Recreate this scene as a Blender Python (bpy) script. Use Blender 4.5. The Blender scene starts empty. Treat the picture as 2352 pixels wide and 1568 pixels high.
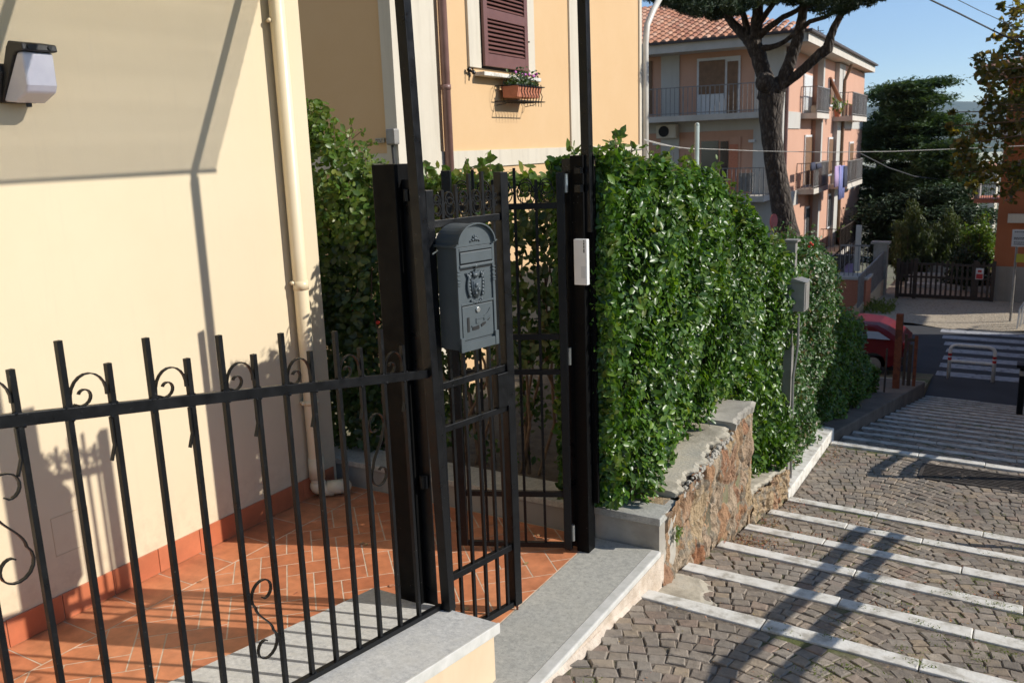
import bpy, bmesh, math, random
import numpy as np
from mathutils import Vector, Matrix
random.seed(7); rng = np.random.default_rng(7)
COL = bpy.context.scene.collection
PI = math.pi
# ------------------------------------------------------------------ camera geometry (calibrated)
F, CX, CY = 2010., 1176., 784.
RW = np.array([[0.8602, 0.0810, -0.5035], [0.5088, -0.2010, 0.8370], [-0.0342, -0.9763, -0.2142]])
for i in range(3): RW[i] /= np.linalg.norm(RW[i])
RW[1] -= RW[1].dot(RW[2])*RW[2]; RW[1] /= np.linalg.norm(RW[1]); RW[0] = np.cross(RW[1], RW[2])
CAM = np.array([0, 0, 2.36])
def ray(x, y): return RW @ np.array([x-CX, y-CY, F])
def at_y(x, y, Y): r = ray(x, y); return CAM + r*(Y/r[1])
def at_z(x, y, Z): r = ray(x, y); return CAM + r*((Z-CAM[2])/r[2])
def at_pl(x, y, P0, d):
    n = np.array([d[1], -d[0], 0]); r = ray(x, y); return CAM + r*(np.dot(np.array(P0)-CAM, n)/np.dot(r, n))
# ------------------------------------------------------------------ materials
def new_mat(name):
    m = bpy.data.materials.new(name); m.use_nodes = True
    nt = m.node_tree; b = nt.nodes['Principled BSDF']; return m, nt, b
def N(nt, t, **k):
    n = nt.nodes.new(t)
    for a, v in k.items(): setattr(n, a, v)
    return n
def L(nt, a, b): nt.links.new(a, b)
def ramp(nt, stops, fac=None):
    r = N(nt, 'ShaderNodeValToRGB'); cr = r.color_ramp
    while len(cr.elements) < len(stops): cr.elements.new(0.5)
    for e, (p, c) in zip(cr.elements, stops): e.position = p; e.color = (*c, 1)
    if fac is not None: L(nt, fac, r.inputs['Fac'])
    return r
def noise(nt, scale, detail=4, rough=0.6, vec=None, dist=0.0):
    n = N(nt, 'ShaderNodeTexNoise'); n.inputs['Scale'].default_value = scale
    n.inputs['Detail'].default_value = detail; n.inputs['Roughness'].default_value = rough
    n.inputs['Distortion'].default_value = dist
    if vec is not None: L(nt, vec, n.inputs['Vector'])
    return n
def objco(nt): return N(nt, 'ShaderNodeNewGeometry').outputs['Position']
def bump(nt, b, h, strength=0.3, dist=0.01):
    n = N(nt, 'ShaderNodeBump'); n.inputs['Strength'].default_value = strength
    n.inputs['Distance'].default_value = dist; L(nt, h, n.inputs['Height']); L(nt, n.outputs[0], b.inputs['Normal'])
def mixc(nt, fac, a, b, mode='MIX'):
    n = N(nt, 'ShaderNodeMix', data_type='RGBA', blend_type=mode)
    if isinstance(fac, (int, float)): n.inputs[0].default_value = fac
    else: L(nt, fac, n.inputs[0])
    for i, c in ((6, a), (7, b)):
        if isinstance(c, tuple): n.inputs[i].default_value = (*c, 1)
        else: L(nt, c, n.inputs[i])
    return n.outputs[2]
def mapr(nt, v, a, b, c=0, d=1):
    n = N(nt, 'ShaderNodeMapRange'); L(nt, v, n.inputs[0])
    for i, x in zip((1, 2, 3, 4), (a, b, c, d)): n.inputs[i].default_value = x
    return n.outputs[0]
def mat_noise(name, c1, c2, scale=5, rough=0.7, bs=0.15, bscale=60, metal=0.0, c3=None, bdist=0.004, spec=0.5, lo=.35, hi=.65):
    m, nt, b = new_mat(name); co = objco(nt)
    n = noise(nt, scale, 5, .6, co)
    stops = [(lo, c1), (hi, c2)] if c3 is None else [(lo, c1), ((lo+hi)/2, c2), (hi, c3)]
    r = ramp(nt, stops, n.outputs[0]); L(nt, r.outputs[0], b.inputs['Base Color'])
    b.inputs['Roughness'].default_value = rough; b.inputs['Metallic'].default_value = metal
    b.inputs['Specular IOR Level'].default_value = spec
    if bs: bump(nt, b, noise(nt, bscale, 4, .6, co).outputs[0], bs, bdist)
    return m
def mat_island(name, cols, rough=0.6, var_scale=8, bs=0.3, bscale=80, bdist=.004, spec=.5, trans=0.0, var=.25):
    m, nt, b = new_mat(name); co = objco(nt)
    g = N(nt, 'ShaderNodeNewGeometry')
    k = len(cols)
    r = ramp(nt, [(i/(k-1), c) for i, c in enumerate(cols)], g.outputs['Random Per Island'])
    n = noise(nt, var_scale, 4, .6, co)
    v = mapr(nt, n.outputs[0], .3, .7, 1-var, 1+var)
    mul = N(nt, 'ShaderNodeVectorMath', operation='SCALE'); L(nt, r.outputs[0], mul.inputs[0]); L(nt, v, mul.inputs['Scale'])
    L(nt, mul.outputs[0], b.inputs['Base Color'])
    b.inputs['Roughness'].default_value = rough; b.inputs['Specular IOR Level'].default_value = spec
    if bs: bump(nt, b, noise(nt, bscale, 3, .6, co).outputs[0], bs, bdist)
    if trans:
        t = N(nt, 'ShaderNodeBsdfTranslucent'); mx = N(nt, 'ShaderNodeMixShader'); mx.inputs[0].default_value = trans
        mul2 = N(nt, 'ShaderNodeVectorMath', operation='MULTIPLY'); L(nt, mul.outputs[0], mul2.inputs[0]); mul2.inputs[1].default_value = (1.6, 1.7, .6)
        L(nt, mul2.outputs[0], t.inputs[0])
        L(nt, b.outputs[0], mx.inputs[1]); L(nt, t.outputs[0], mx.inputs[2])
        L(nt, mx.outputs[0], nt.nodes['Material Output'].inputs['Surface'])
    return m
def plaster(name, c, dark, rough=.85, streak=.0, amt=.5):
    m, nt, b = new_mat(name); co = objco(nt)
    n1 = noise(nt, .9, 6, .65, co); n2 = noise(nt, 6, 5, .6, co)
    f = mapr(nt, n1.outputs[0], .35, .7, 0, amt)
    c1 = mixc(nt, f, c, dark)
    c2 = mixc(nt, mapr(nt, n2.outputs[0], .45, .75, 0, .35*amt), c1, dark)
    if streak:
        mp = N(nt, 'ShaderNodeMapping'); mp.inputs['Scale'].default_value = (5, 5, .35); L(nt, co, mp.inputs[0])
        n3 = noise(nt, 1.5, 5, .7, mp.outputs[0]); c2 = mixc(nt, mapr(nt, n3.outputs[0], .5, .8, 0, streak), c2, tuple(x*.55 for x in dark))
    L(nt, c2, b.inputs['Base Color']); b.inputs['Roughness'].default_value = rough
    b.inputs['Specular IOR Level'].default_value = .25
    bump(nt, b, noise(nt, 140, 3, .7, co).outputs[0], .12, .003)
    return m
M = {}
M['cream'] = plaster('cream_plaster', (.715, .60, .415), (.66, .54, .36), amt=.45)
M['cream_low'] = plaster('cream_low', (.70, .56, .38), (.60, .44, .28), amt=.8, streak=.2)
M['ochre'] = plaster('ochre_plaster', (.67, .455, .25), (.62, .40, .20), amt=.45)
M['offwhite'] = plaster('offwhite_plaster', (.64, .58, .47), (.56, .49, .38), streak=.35, amt=.5)
M['pink'] = plaster('pink_plaster', (.60, .355, .25), (.54, .30, .205), streak=.15)
M['pink_white'] = plaster('band_plaster', (.54, .52, .47), (.46, .43, .38), streak=.2)
M['orange_wall'] = plaster('orange_plaster', (.40, .14, .06), (.32, .10, .04), streak=.3)
M['greywall'] = plaster('grey_wall', (.34, .32, .28), (.24, .22, .19), streak=.4, amt=.8)
def mat_iron(name, base=(.004, .0045, .0055), rough=.34, spec=.27):
    m, nt, b = new_mat(name); co = objco(nt)
    n = noise(nt, 70, 4, .7, co)
    sp = mapr(nt, n.outputs[0], .68, .74, 0, .6)
    L(nt, mixc(nt, sp, base, (.22, .21, .20)), b.inputs['Base Color'])
    n2 = noise(nt, 18, 4, .6, co)
    L(nt, mapr(nt, n2.outputs[0], .3, .7, rough-.1, rough+.18), b.inputs['Roughness'])
    b.inputs['Specular IOR Level'].default_value = spec
    bump(nt, b, noise(nt, 160, 3, .6, co).outputs[0], .35, .0015)
    return m
M['iron'] = mat_iron('black_painted_iron')
M['post_iron'] = mat_iron('black_post_paint', (.0035, .0035, .0035), .5, .10)
M['mailbox'] = mat_noise('mailbox_grey', (.068, .083, .088), (.082, .098, .104), 12, .45, .25, 220, bdist=.0015)
M['steel'] = mat_noise('steel', (.5, .5, .48), (.65, .65, .63), 20, .3, .05, metal=.9)
M['black'] = mat_noise('black_plastic', (.012, .012, .012), (.02, .02, .02), 20, .5, .1)
M['white_plastic'] = mat_noise('white_plastic', (.74, .73, .69), (.80, .79, .76), 6, .4, .02)
M['diffuser'] = mat_noise('frosted_plastic', (.62, .60, .68), (.70, .68, .74), 6, .25, .0)
M['dark'] = mat_noise('recess_shade', (.01, .01, .01), (.015, .014, .013), 6, .8, 0)  # near-black colour stands in for shade inside slots and openings
def granite(name, cs, rough=.6, sc=1.0):
    m, nt, b = new_mat(name); co = objco(nt)
    v = noise(nt, 34*sc, 8, .95, co); v2 = noise(nt, 12*sc, 7, .85, co)
    base = ramp(nt, [(.38, cs[0]), (.48, cs[1]), (.56, cs[2]), (.66, cs[3])], v.outputs[0]).outputs[0]
    c = mixc(nt, mapr(nt, v2.outputs[0], .5, .62, 0, .75), base, cs[4])
    n3 = noise(nt, 2.3, 4, .6, co); c = mixc(nt, mapr(nt, n3.outputs[0], .42, .7, 0, .25), c, cs[5])
    L(nt, c, b.inputs['Base Color']); b.inputs['Roughness'].default_value = rough
    bump(nt, b, v.outputs[0], .15, .002)
    return m
M['granite'] = granite('grey_granite', [(.22, .215, .195), (.40, .39, .345), (.48, .465, .41), (.62, .60, .53), (.30, .295, .265), (.47, .44, .36)])
M['granite2'] = granite('pale_granite', [(.28, .28, .28), (.46, .455, .43), (.56, .55, .52), (.68, .67, .63), (.48, .465, .42), (.58, .54, .46)])
M['pale_edge'] = mat_noise('pale_dressed_edge', (.50, .49, .44), (.62, .60, .55), 12, .7, .2, 90)
M['travertine'] = mat_noise('white_travertine', (.42, .385, .32), (.66, .625, .55), 11, .75, .6, 60, c3=(.74, .71, .64), bdist=.005)
M['travertine_lower'] = mat_noise('darker_travertine', (.30, .28, .24), (.58, .56, .50), 7, .75, .4, 90, bdist=.004)  # darker tone for the nosings of the lower steps
M['concrete'] = mat_noise('weathered_concrete', (.32, .28, .21), (.50, .44, .335), 4.5, .9, .8, 45, c3=(.42, .385, .31), bdist=.006)
M['concrete_grey'] = mat_noise('grey_concrete', (.32, .29, .24), (.48, .44, .365), 4, .9, .5, 60, bdist=.006)
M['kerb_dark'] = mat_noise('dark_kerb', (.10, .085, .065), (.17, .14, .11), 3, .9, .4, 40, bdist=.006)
M['soil'] = mat_noise('soil', (.07, .05, .03), (.13, .10, .06), 9, .95, .8, 50, bdist=.02)
M['terr'] = mat_island('terracotta_tiles', [(.50, .175, .078), (.57, .215, .098), (.45, .152, .070), (.60, .240, .112), (.53, .192, .087)], .48, 9, .12, 60, var=.24)
M['terr_skirt'] = mat_island('terracotta_skirting', [(.47, .135, .06), (.53, .17, .08), (.49, .15, .068)], .35, 6, .05, 60, var=.15)
M['grout'] = mat_noise('pale_grout', (.50, .38, .27), (.68, .56, .43), 12, .9, .2)
M['cob'] = mat_island('basalt_cobbles', [(.195, .155, .118), (.28, .228, .175), (.235, .195, .152), (.31, .25, .188), (.245, .195, .145), (.34, .255, .165), (.225, .192, .155), (.37, .305, .23), (.26, .175, .125), (.275, .228, .175), (.215, .18, .142)], .75, 30, .7, 120, .006, var=.28)
def mat_joint():
    m, nt, b = new_mat('cobble_joints'); co = objco(nt)
    n = noise(nt, 1.3, 4, .7, co); n2 = noise(nt, 40, 3, .7, co)
    moss = mapr(nt, n.outputs[0], .50, .62, 0, .9)
    base = ramp(nt, [(.35, (.09, .07, .052)), (.65, (.23, .185, .14))], n2.outputs[0]).outputs[0]
    L(nt, mixc(nt, moss, base, (.09, .105, .02)), b.inputs['Base Color']); b.inputs['Roughness'].default_value = .95
    bump(nt, b, n2.outputs[0], .8, .01); return m
M['joint'] = mat_joint()
_nt = M['cob'].node_tree; _b = _nt.nodes['Principled BSDF']; _src = _b.inputs['Base Color'].links[0].from_socket
_co = objco(_nt); _n = noise(_nt, 1.6, 6, .65, _co); _n2 = noise(_nt, .7, 4, .6, _co)
_c = mixc(_nt, mapr(_nt, _n.outputs[0], .46, .66, 0, .55), _src, (.125, .105, .085))
_c = mixc(_nt, mapr(_nt, _n2.outputs[0], .5, .68, 0, .45), _c, (.34, .30, .25)); L(_nt, _c, _b.inputs['Base Color'])
_nt = M['cream'].node_tree; _b = _nt.nodes['Principled BSDF']; _src = _b.inputs['Base Color'].links[0].from_socket
_co = objco(_nt); _sx = N(_nt, 'ShaderNodeSeparateXYZ'); L(_nt, _co, _sx.inputs[0])
_mp = N(_nt, 'ShaderNodeMapping'); _mp.inputs['Scale'].default_value = (1, 6, .5); L(_nt, _co, _mp.inputs[0]); _n = noise(_nt, 3, 6, .7, _mp.outputs[0]); _n3 = noise(_nt, 14, 5, .7, _co)
_g = mapr(_nt, _sx.outputs[2], .12, .55, 1, 0); _m = N(_nt, 'ShaderNodeMath', operation='MULTIPLY'); L(_nt, _g, _m.inputs[0]); L(_nt, mapr(_nt, _n3.outputs[0], .42, .68, 0, .55), _m.inputs[1])
_c = mixc(_nt, _m.outputs[0], _src, (.52, .40, .27)); _c = mixc(_nt, mapr(_nt, _n.outputs[0], .55, .8, 0, .25), _c, (.60, .50, .36)); L(_nt, _c, _b.inputs['Base Color'])
M['mortar'] = mat_noise('pale_mortar', (.50, .40, .30), (.66, .56, .45), 10, .95, .9, 60, bdist=.01)
def mat_asphalt():
    m, nt, b = new_mat('asphalt'); co = objco(nt)
    n = noise(nt, 1.2, 5, .6, co); n2 = noise(nt, 90, 3, .7, co)
    c = ramp(nt, [(.3, (.032, .033, .037)), (.7, (.052, .053, .057))], n.outputs[0]).outputs[0]
    L(nt, mixc(nt, mapr(nt, n2.outputs[0], .5, .8, 0, .4), c, (.12, .12, .12)), b.inputs['Base Color'])
    b.inputs['Roughness'].default_value = .85; bump(nt, b, n2.outputs[0], .4, .006); return m
M['asphalt'] = mat_asphalt()
def mat_paint():
    m, nt, b = new_mat('worn_road_paint'); co = objco(nt)
    n = noise(nt, 6, 6, .75, co)
    L(nt, ramp(nt, [(.36, (.10, .10, .11)), (.46, (.36, .37, .39)), (.7, (.48, .48, .49))], n.outputs[0]).outputs[0], b.inputs['Base Color'])
    b.inputs['Roughness'].default_value = .7; return m
M['paint'] = mat_paint()
M['gravel'] = mat_noise('gravel', (.22, .18, .13), (.50, .42, .31), 14, .95, .9, 20, c3=(.34, .29, .22), bdist=.03)
M['ground'] = mat_noise('ground_earth', (.10, .085, .05), (.20, .17, .10), 1.5, .95, .6, 12, c3=(.10, .12, .045), bdist=.03)
def mat_rubble():
    m, nt, b = new_mat('tuff_rubble'); co = objco(nt)
    mp = N(nt, 'ShaderNodeMapping'); mp.inputs['Scale'].default_value = (1, 1, .62); L(nt, co, mp.inputs[0])
    dn = noise(nt, 7, 4, .6, mp.outputs[0]); ad = N(nt, 'ShaderNodeVectorMath', operation='ADD')
    sc = N(nt, 'ShaderNodeVectorMath', operation='SCALE'); L(nt, dn.outputs['Color'], sc.inputs[0]); sc.inputs['Scale'].default_value = .16
    L(nt, mp.outputs[0], ad.inputs[0]); L(nt, sc.outputs[0], ad.inputs[1])
    v = N(nt, 'ShaderNodeTexVoronoi'); v.inputs['Scale'].default_value = 5.2; L(nt, ad.outputs[0], v.inputs['Vector'])
    e = N(nt, 'ShaderNodeTexVoronoi', feature='DISTANCE_TO_EDGE'); e.inputs['Scale'].default_value = 5.2; L(nt, ad.outputs[0], e.inputs['Vector'])
    st = ramp(nt, [(.0, (.46, .32, .17)), (.25, (.53, .39, .235)), (.45, (.40, .18, .09)), (.6, (.52, .41, .285)), (.8, (.45, .24, .125)), (1, (.56, .43, .27))], v.outputs['Color'])
    n = noise(nt, 26, 6, .75, co); n2 = noise(nt, 9, 5, .7, co)
    c = mixc(nt, mapr(nt, n.outputs[0], .52, .72, 0, .75), st.outputs[0], (.27, .18, .10))
    c = mixc(nt, mapr(nt, n2.outputs[0], .58, .7, 0, .7), c, (.52, .46, .37))
    mort = mapr(nt, e.outputs['Distance'], .015, .07, 1, 0)
    c = mixc(nt, mort, c, (.36, .30, .22))
    L(nt, c, b.inputs['Base Color']); b.inputs['Roughness'].default_value = .95; b.inputs['Specular IOR Level'].default_value = .2
    bump(nt, b, n.outputs[0], 1.0, .035); return m
M['rubble'] = mat_rubble()
M['leaf'] = mat_island('glossy_hedge_leaves', [(.024, .066, .010), (.060, .135, .014), (.038, .095, .014), (.105, .20, .020), (.026, .075, .014), (.15, .24, .028), (.045, .11, .014)], .34, 3, 0, trans=.25, var=.3, spec=.42)
M['leaf_sun'] = mat_island('yellowish_leaves', [(.11, .18, .022), (.075, .15, .02), (.16, .21, .035), (.06, .125, .022), (.20, .22, .045)], .4, 3, 0, trans=.35, var=.25)  # also put on upper leaves to imitate sunlight there
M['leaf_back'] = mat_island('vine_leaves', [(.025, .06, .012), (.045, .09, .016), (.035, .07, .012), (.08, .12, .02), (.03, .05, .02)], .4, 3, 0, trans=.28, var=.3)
M['leaf_red'] = mat_island('mixed_leaves', [(.035, .085, .014), (.05, .12, .02), (.04, .10, .018), (.07, .15, .022), (.045, .11, .02), (.16, .10, .045)], .42, 3, 0, trans=.22, var=.3)
M['pine_needle'] = mat_island('pine_needles', [(.018, .040, .010), (.030, .060, .014), (.022, .046, .012)], .6, 1, 0, var=.3)
M['cedar_needle'] = mat_island('cedar_needles', [(.040, .075, .030), (.065, .110, .040), (.050, .090, .032), (.085, .130, .045)], .6, .6, 0, trans=.2, var=.35)
M['olive_needle'] = mat_island('olive_foliage', [(.065, .09, .022), (.09, .12, .03), (.05, .075, .02), (.12, .14, .04)], .6, 1, 0, trans=.15, var=.3)
M['plane_leaf'] = mat_island('autumn_leaves', [(.07, .085, .02), (.12, .095, .025), (.06, .095, .02), (.19, .125, .025), (.07, .085, .02), (.32, .19, .03), (.06, .10, .024)], .5, 1, 0, trans=.42, var=.3)
def mat_bark():
    m, nt, b = new_mat('pine_bark'); co = objco(nt)
    mp = N(nt, 'ShaderNodeMapping'); mp.inputs['Scale'].default_value = (1, 1, .45); L(nt, co, mp.inputs[0])
    v = N(nt, 'ShaderNodeTexVoronoi', feature='DISTANCE_TO_EDGE'); v.inputs['Scale'].default_value = 9; L(nt, mp.outputs[0], v.inputs['Vector'])
    n = noise(nt, 12, 5, .7, mp.outputs[0])
    c = ramp(nt, [(.3, (.03, .024, .019)), (.5, (.062, .048, .038)), (.72, (.19, .16, .13))], n.outputs[0]).outputs[0]
    c = mixc(nt, mapr(nt, v.outputs['Distance'], .0, .12, .85, 0), c, (.03, .022, .017))
    L(nt, c, b.inputs['Base Color']); b.inputs['Roughness'].default_value = .95
    bump(nt, b, v.outputs['Distance'], .9, .08); return m
M['bark'] = mat_bark()
M['twig'] = mat_noise('twig', (.10, .065, .04), (.19, .13, .08), 20, .9, .3)
M['shutter'] = mat_noise('brown_shutter', (.15, .062, .052), (.175, .075, .062), 5, .5, .06)
M['pipe_brown'] = mat_noise('brown_pipe', (.20, .11, .09), (.26, .15, .13), 4, .4, .05)
M['pipe_cream'] = mat_noise('cream_pipe', (.80, .66, .43), (.84, .70, .48), 4, .35, .03)
M['pipe_zinc'] = mat_noise('pale_pipe', (.58, .55, .48), (.70, .66, .58), 4, .4, .05)
M['pot'] = mat_noise('terracotta_pot', (.50, .17, .09), (.60, .23, .13), 20, .7, .15)
M['rooftile'] = mat_island('roof_tiles', [(.40, .17, .09), (.50, .25, .15), (.33, .13, .075), (.56, .33, .22), (.44, .20, .115)], .8, 4, .2, 40, var=.3)
M['eave'] = mat_noise('eave_white', (.55, .50, .42), (.64, .58, .50), 3, .85, .1)
M['eave_dark'] = mat_noise('gutter_dark', (.05, .035, .03), (.08, .055, .045), 5, .6, .1)
M['wood'] = mat_noise('brown_shutters_wood', (.16, .085, .04), (.22, .12, .06), 6, .6, .1)
M['glass'] = mat_noise('dark_glass', (.02, .025, .03), (.03, .035, .04), 2, .08, 0)
M['railing'] = mat_noise('grey_railing', (.20, .19, .18), (.28, .26, .24), 6, .5, 0)
M['rail_white'] = mat_noise('white_railing_panel', (.62, .62, .61), (.70, .70, .69), 6, .6, 0)
M['rust'] = mat_noise('rusty_steel', (.12, .034, .013), (.18, .052, .02), 8, .8, .4, 60, c3=(.08, .024, .012))
M['gatewood'] = mat_noise('dark_gate', (.035, .024, .016), (.06, .04, .027), 8, .7, .2)
M['white_paint'] = mat_noise('white_painted_tube', (.66, .65, .62), (.76, .75, .72), 8, .45, .05)
M['red_paint'] = mat_noise('red_paint', (.42, .02, .02), (.50, .03, .03), 8, .45, .05)
M['car_red'] = mat_noise('red_car_paint', (.12, .007, .010), (.14, .009, .013), 3, .45, 0, spec=.25)
M['tyre'] = mat_noise('tyre_rubber', (.015, .015, .015), (.025, .025, .025), 8, .8, .2)
M['cloth_blue'] = mat_noise('blue_cloth', (.13, .15, .34), (.18, .20, .42), 3, .9, .2, 12)
M['cloth_dark'] = mat_noise('dark_cloth', (.03, .035, .06), (.05, .055, .09), 3, .9, .2, 12)
M['cloth_lilac'] = mat_noise('lilac_cloth', (.36, .26, .44), (.44, .33, .52), 3, .9, .2, 12)
M['metal_grey'] = mat_noise('grey_metal_post', (.22, .21, .19), (.32, .30, .27), 6, .55, .1, metal=.2)
M['green_post'] = mat_noise('pale_green_post', (.30, .36, .32), (.42, .48, .43), 5, .4, .1)
M['sign_white'] = mat_noise('sign_white', (.60, .60, .58), (.68, .68, .66), 4, .5, 0)
M['ink'] = mat_noise('sign_ink', (.04, .04, .05), (.06, .06, .07), 4, .6, 0)
M['yellow'] = mat_noise('yellow_sign', (.45, .42, .04), (.55, .50, .06), 4, .6, 0)
M['flower'] = mat_noise('pink_petals', (.60, .08, .40), (.75, .25, .60), 30, .7, 0)
M['flower_red'] = mat_noise('red_petals', (.55, .02, .02), (.75, .08, .03), 30, .7, 0)
M['weed_red'] = mat_island('dry_red_weeds', [(.35, .10, .06), (.42, .20, .10), (.25, .20, .07), (.46, .27, .14)], .9, 9, 0, var=.3)
M['weed_green'] = mat_island('moss_weeds', [(.10, .14, .02), (.17, .21, .03), (.13, .16, .03)], .9, 9, 0, trans=.2, var=.3)
M['reed'] = mat_island('reed_mat', [(.48, .40, .22), (.55, .46, .28), (.42, .35, .18)], .8, 9, 0, trans=.5, var=.2)
M['hill'] = mat_noise('wooded_hill', (.06, .085, .04), (.11, .12, .06), .004, .95, 0)
M['cable'] = mat_noise('cable_grey', (.42, .40, .36), (.50, .48, .44), 6, .6, 0)
M['cable_dark'] = mat_noise('cable_black', (.03, .03, .03), (.04, .04, .04), 6, .6, 0)
M['grate'] = mat_noise('drain_iron', (.035, .028, .022), (.06, .048, .038), 14, .8, .3)
# ------------------------------------------------------------------ mesh helpers
class MB:
    def __init__(s): s.v = []; s.f = []; s.m = []
    def add(s, vs, fs, m=0):
        k = len(s.v); s.v += [tuple(map(float, p)) for p in vs]
        for f in fs: s.f.append(tuple(i+k for i in f)); s.m.append(m)
        return s
    def hexa(s, p, m=0):   # 8 points: bottom 0-3 ccw, top 4-7
        return s.add(p, [(3, 2, 1, 0), (4, 5, 6, 7), (0, 1, 5, 4), (1, 2, 6, 5), (2, 3, 7, 6), (3, 0, 4, 7)], m)
    def box(s, x0, x1, y0, y1, z0, z1, m=0):
        return s.hexa([(x0, y0, z0), (x1, y0, z0), (x1, y1, z0), (x0, y1, z0), (x0, y0, z1), (x1, y0, z1), (x1, y1, z1), (x0, y1, z1)], m)
    def frame(s, o, ex, ey, ez, x0, x1, y0, y1, z0, z1, m=0):
        o, ex, ey, ez = map(np.array, (o, ex, ey, ez)); P = []
        for z in (z0, z1):
            for x, y in ((x0, y0), (x1, y0), (x1, y1), (x0, y1)): P.append(o+ex*x+ey*y+ez*z)
        return s.hexa(P, m)
    def bar(s, a, b, w, h=None, up=(0, 0, 1), m=0):
        a = np.array(a, float); b = np.array(b, float); h = w if h is None else h
        d = b-a; ln = np.linalg.norm(d); d /= ln; up = np.array(up, float)
        if abs(d.dot(up)) > .98: up = np.array((1., 0, 0))
        x = np.cross(d, up); x /= np.linalg.norm(x); y = np.cross(x, d)
        P = []
        for q in (a, b):
            for i, j in ((-1, -1), (1, -1), (1, 1), (-1, 1)): P.append(q+x*i*w/2+y*j*h/2)
        return s.hexa(P, m)
    def tube(s, pts, r, n=8, m=0, cap=True, flat=None):
        pts = [np.array(p, float) for p in pts]; k0 = len(s.v); K = len(pts)
        rs = r if hasattr(r, '__len__') else [r]*K
        t0 = pts[1]-pts[0]; ref = np.array((0, 0, 1.)) if abs(t0[2]) < .9*np.linalg.norm(t0) else np.array((1., 0, 0))
        x = None
        for i, p in enumerate(pts):
            t = pts[min(i+1, K-1)]-pts[max(i-1, 0)]; t = t/(np.linalg.norm(t)+1e-9)
            if x is None: x = np.cross(ref, t)
            else: x = x-t*x.dot(t)
            x = x/(np.linalg.norm(x)+1e-9); y = np.cross(t, x)
            for j in range(n):
                a = 2*PI*j/n; s.v.append(tuple(p+(x*math.cos(a)+y*math.sin(a))*rs[i]))
        for i in range(K-1):
            for j in range(n):
                a = k0+i*n+j; b = k0+i*n+(j+1) % n
                s.f.append((a, b, b+n, a+n)); s.m.append(m)
        if cap:
            s.f.append(tuple(k0+j for j in range(n))[::-1]); s.m.append(m)
            s.f.append(tuple(k0+(K-1)*n+j for j in range(n))); s.m.append(m)
        return s
    def strip(s, pts, side, w, t, m=0):   # flat bar bent along pts; side = width direction
        pts = [np.array(p, float) for p in pts]; side = np.array(side, float); K = len(pts); k0 = len(s.v)
        for i, p in enumerate(pts):
            tg = pts[min(i+1, K-1)]-pts[max(i-1, 0)]; tg /= np.linalg.norm(tg); nn = np.cross(tg, side); nn /= np.linalg.norm(nn)
            for a, b in ((-1, -1), (1, -1), (1, 1), (-1, 1)): s.v.append(tuple(p+side*a*w/2+nn*b*t/2))
        for i in range(K-1):
            for j in range(4):
                a = k0+i*4+j; b = k0+i*4+(j+1) % 4; s.f.append((a, b, b+4, a+4)); s.m.append(m)
        s.f.append((k0+3, k0+2, k0+1, k0)); s.m.append(m); q = k0+(K-1)*4; s.f.append((q, q+1, q+2, q+3)); s.m.append(m)
        return s
    def prism(s, poly, f, d, m=0):   # poly in 2D, f maps (u,v,w)->3D, extruded w from 0..d
        n = len(poly); P = [f(u, v, 0) for u, v in poly]+[f(u, v, d) for u, v in poly]
        return s.add(P, [tuple(range(n))[::-1], tuple(range(n, 2*n))]+[(i, (i+1) % n, (i+1) % n+n, i+n) for i in range(n)], m)
    def ball(s, c, r, nu=10, nv=7, m=0, sc=(1, 1, 1)):
        vs = [(c[0], c[1], c[2]-r*sc[2])]; fs = []
        for i in range(1, nv):
            a = -PI/2+PI*i/nv
            for j in range(nu):
                b = 2*PI*j/nu; vs.append((c[0]+r*sc[0]*math.cos(a)*math.cos(b), c[1]+r*sc[1]*math.cos(a)*math.sin(b), c[2]+r*sc[2]*math.sin(a)))
        vs.append((c[0], c[1], c[2]+r*sc[2])); T = len(vs)-1
        for j in range(nu):
            fs.append((0, 1+(j+1) % nu, 1+j)); fs.append((T, T-nu+j, T-nu+(j+1) % nu))
        for i in range(nv-2):
            for j in range(nu):
                a = 1+i*nu+j; b = 1+i*nu+(j+1) % nu; fs.append((a, b, b+nu, a+nu))
        return s.add(vs, fs, m)
    def build(s, name, mats, parent=None, smooth=False, bevel=0, seg=2, origin=None):
        if not isinstance(mats, (list, tuple)): mats = [mats]
        me = bpy.data.meshes.new(name)
        o3 = np.array(parent['o3']) if parent is not None else (np.array(origin, float) if origin is not None else np.zeros(3))
        me.from_pydata([tuple(np.array(p)-o3) for p in s.v], [], s.f); me.update()
        for mt in mats: me.materials.append(M[mt] if isinstance(mt, str) else mt)
        if len(mats) > 1: me.polygons.foreach_set('material_index', s.m)
        bm = bmesh.new(); bm.from_mesh(me); bmesh.ops.recalc_face_normals(bm, faces=bm.faces); bm.to_mesh(me); bm.free()
        if smooth: me.polygons.foreach_set('use_smooth', [True]*len(me.polygons))
        o = bpy.data.objects.new(name, me); COL.objects.link(o); o['o3'] = [float(x) for x in o3]
        if parent is not None: o.parent = parent
        else: o.location = tuple(o3)
        if bevel:
            b = o.modifiers.new('bevel', 'BEVEL'); b.width = bevel; b.segments = seg; b.limit_method = 'ANGLE'; b.angle_limit = math.radians(40)
        return o
def tag(o, label, cat, group=None):
    o['label'] = label; o['category'] = cat
    if group: o['group'] = group
    return o
def struct(o, label=None): o['kind'] = 'structure'; return o
def stuff(o): o['kind'] = 'stuff'; return o
def thing(name, loc, label, cat, group=None):
    o = bpy.data.objects.new(name, None); COL.objects.link(o); o.location = tuple(map(float, loc)); o.empty_display_size = .2
    o['o3'] = [float(x) for x in loc]; return tag(o, label, cat, group)
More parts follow.
